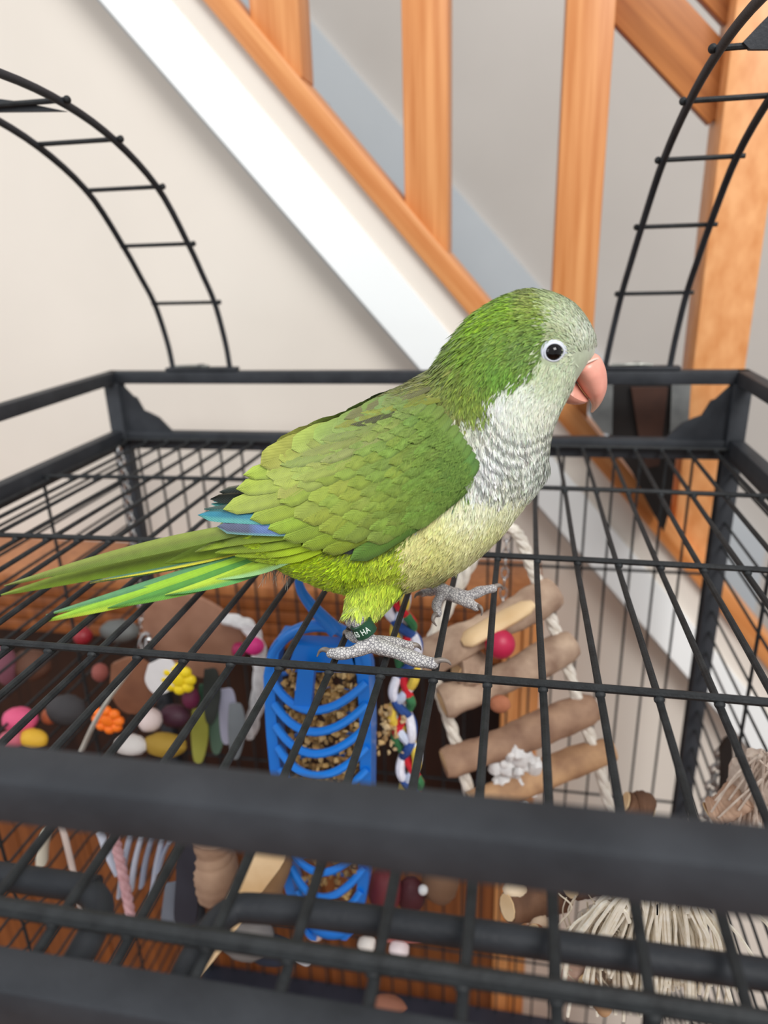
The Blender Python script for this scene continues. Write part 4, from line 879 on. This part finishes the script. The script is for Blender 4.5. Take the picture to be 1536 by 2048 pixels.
slab('pink_plate', [(770, 1868), (800, 1862), (836, 1870), (840, 1884), (770, 1884)], 322, 6, col_('coral_pink', (206, 120, 112)), 'coral pink piece above the pinkish white bead', 'toy block')
blob('toy_chunk', 770, 1780, 330, 11, 15, col_('maroon_wood', (96, 28, 34), .7), 'maroon piece right of the feeder under the rim', 'toy block')
blob('toy_chunk', 822, 1790, 334, 9, 13, col_('dark_maroon_wood', (62, 14, 22), .7), 'dark maroon piece beside the coral pink piece', 'toy block')
blob('toy_chunk', 880, 1760, 340, 12, 16, col_('dull_brown_wood', (110, 80, 58), .8), 'dull brown piece right of the maroon pieces', 'toy block')
blob('toy_chunk', 775, 2010, 300, 12, 6, col_('rusty_brown_wood', (120, 72, 52), .8), 'rusty brown lump low behind the front rail', 'toy block')
tag(slab('paper_scrap', [(588, 1920), (606, 1912), (622, 1922), (612, 1932)], 330, 1, col_('white_scrap', (214, 216, 222), .8), None, None), 'small white paper scrap under the rounded frame', 'paper')

# --- fringe toy at lower right with branches
FR = mat('cotton_fringe', (236, 226, 204), (250, 245, 232), rough=.95, scale=300, bump=.4)
fr = thing('cotton_fringe_toy', 'cream cotton mop of loose strings below the front rim at right', 'rope toy', tuple(P(1330, 1850, 236)))
MB().ball(P(1322, 1812, 242), (12, 8, 7), 20, 12, .1).build('knot', FR, fr)
for k in range(150):
    x0 = random.gauss(1325, 34); y0 = random.uniform(1785, 1830); ang = (x0-1325)/60+random.gauss(0, .25); L = random.uniform(90, 230); Yd = 236+random.uniform(-9, 9)
    pts = [(x0, y0+14), (x0+14*ang, y0-8-random.uniform(0, 14)), (x0+46*ang, y0+10+L*.15), (x0+70*ang+random.gauss(0, 4), y0+L*.55), (x0+76*ang+random.gauss(0, 9), y0+L)]
    MB().tube(px_path(pts, Yd, 18), random.uniform(.6, 1.05), 5).build('string', FR, fr)
f2 = thing('frayed_net', 'thin beige frayed string net left of the cotton mop', 'rope toy', tuple(P(1210, 1880, 246)))
f2m = mat('beige_fine_string', (190, 176, 156), (222, 210, 190), rough=.95, scale=300)
MB().ball(P(1205, 1862, 252), (13, 4, 16), 18, 12, .15).build('net_core', mat('pale_tulle', (182, 170, 156), (206, 196, 182), rough=.9, scale=90), f2)
MB().ball(P(1238, 1945, 250), (12, 4, 12), 18, 12, .15).build('net_core', mat('grey_tulle', (168, 160, 148), (196, 188, 176), rough=.9, scale=90), f2)
for k in range(70):
    x0 = random.gauss(1215, 34); y0 = random.uniform(1786, 1880); pts = [(x0, y0), (x0+random.gauss(0, 18), y0+30), (x0+random.gauss(6, 26), y0+70), (x0+random.gauss(12, 28), y0+random.uniform(90, 150))]
    MB().tube(px_path(pts, 240+random.uniform(-5, 5), 14), random.uniform(.3, .55), 4).build('string', f2m, f2)
def branch(a, b, Ya, Yb, r, m, lab, sd):
    t = thing('branch_piece', lab, 'branch', tuple(P(*a, Ya))); return rung(a, b, Ya, Yb, r, m, par=t, seed=sd, name='branch_body')
branch((1015, 1815), (1130, 1790), 262, 280, 8.5, BARKD, 'dark brown branch piece at the oak post under the rim', 11)
branch((1140, 1770), (1215, 1750), 270, 284, 8, BARKD, 'dark branch piece partly hidden by the front rim', 12)
branch((1168, 1962), (1212, 2010), 236, 236, 4, mat('tan_branch', (150, 112, 80), (196, 156, 116), rough=.8, scale=60), 'short tan branch at the lower left of the net', 13)
branch((1092, 1900), (1066, 1860), 250, 250, 4, mat('orange_branch', (160, 92, 50), (190, 124, 76), rough=.8, scale=60), 'thin orange brown branch beside the net', 14)
blob('toy_chunk', 1148, 1945, 246, 8, 10, col_('pinkish_beige', (204, 172, 156), .8), 'pinkish beige lump left of the frayed net', 'toy block')
blob('toy_chunk', 1030, 1780, 268, 6, 5, col_('cream_wood', (222, 200, 170), .7), 'cream wood chip above the dark branch', 'wood chip')
blob('toy_chunk', 1078, 1846, 262, 5, 5, col_('pale_wood_round', (214, 188, 160), .7), 'pale round wood chip below the dark branch', 'wood chip')
# --- bundle at the right edge
fb = thing('frayed_rope_bundle', 'pinkish cream frayed rope bundle at the right edge above the rim', 'rope toy', tuple(P(1500, 1590, 300)))
fm = mat('pinkish_cotton', (196, 176, 160), (226, 210, 196), rough=.95, scale=250, bump=.5)
MB().ball(P(1510, 1560, 300), (12, 9, 16), 16, 12, .2).build('knot', fm, fb)
for k in range(70):
    x0 = random.gauss(1520, 16); y0 = random.uniform(1500, 1560); sx = random.gauss(-20, 40)
    MB().tube(px_path([(x0, y0), (x0+sx*.5, y0+40), (x0+sx, y0+random.uniform(80, 140))], 296+random.uniform(-8, 8), 8), .6, 4).build('string', fm, fb)
branch((1420, 1625), (1490, 1590), 296, 296, 7, mat('pink_tan_bark', (170, 134, 110), (206, 174, 150), rough=.8, scale=60), 'pinkish tan branch end below the frayed bundle', 15)
branch((1250, 1605), (1300, 1625), 330, 330, 8, BARKD, 'brown branch end peeking over the front rim', 16)
ch2 = chain('metal_chain', 'dull heavy chain hanging beside the right cage post', [(1448, 1490), (1432, 1540), (1418, 1590), (1406, 1640)], 430, 3.6, 10, m=mat('dull_chain_metal', (150, 148, 146), (190, 188, 186), rough=.4, metal=.7))
slab('leather_strap', [(1440, 1500), (1462, 1480), (1466, 1560), (1458, 1640), (1434, 1640), (1442, 1560)], 420, 4, col_('black_brown_leather', (22, 16, 14), .6), 'black leather strap right of the dull chain', 'strap')
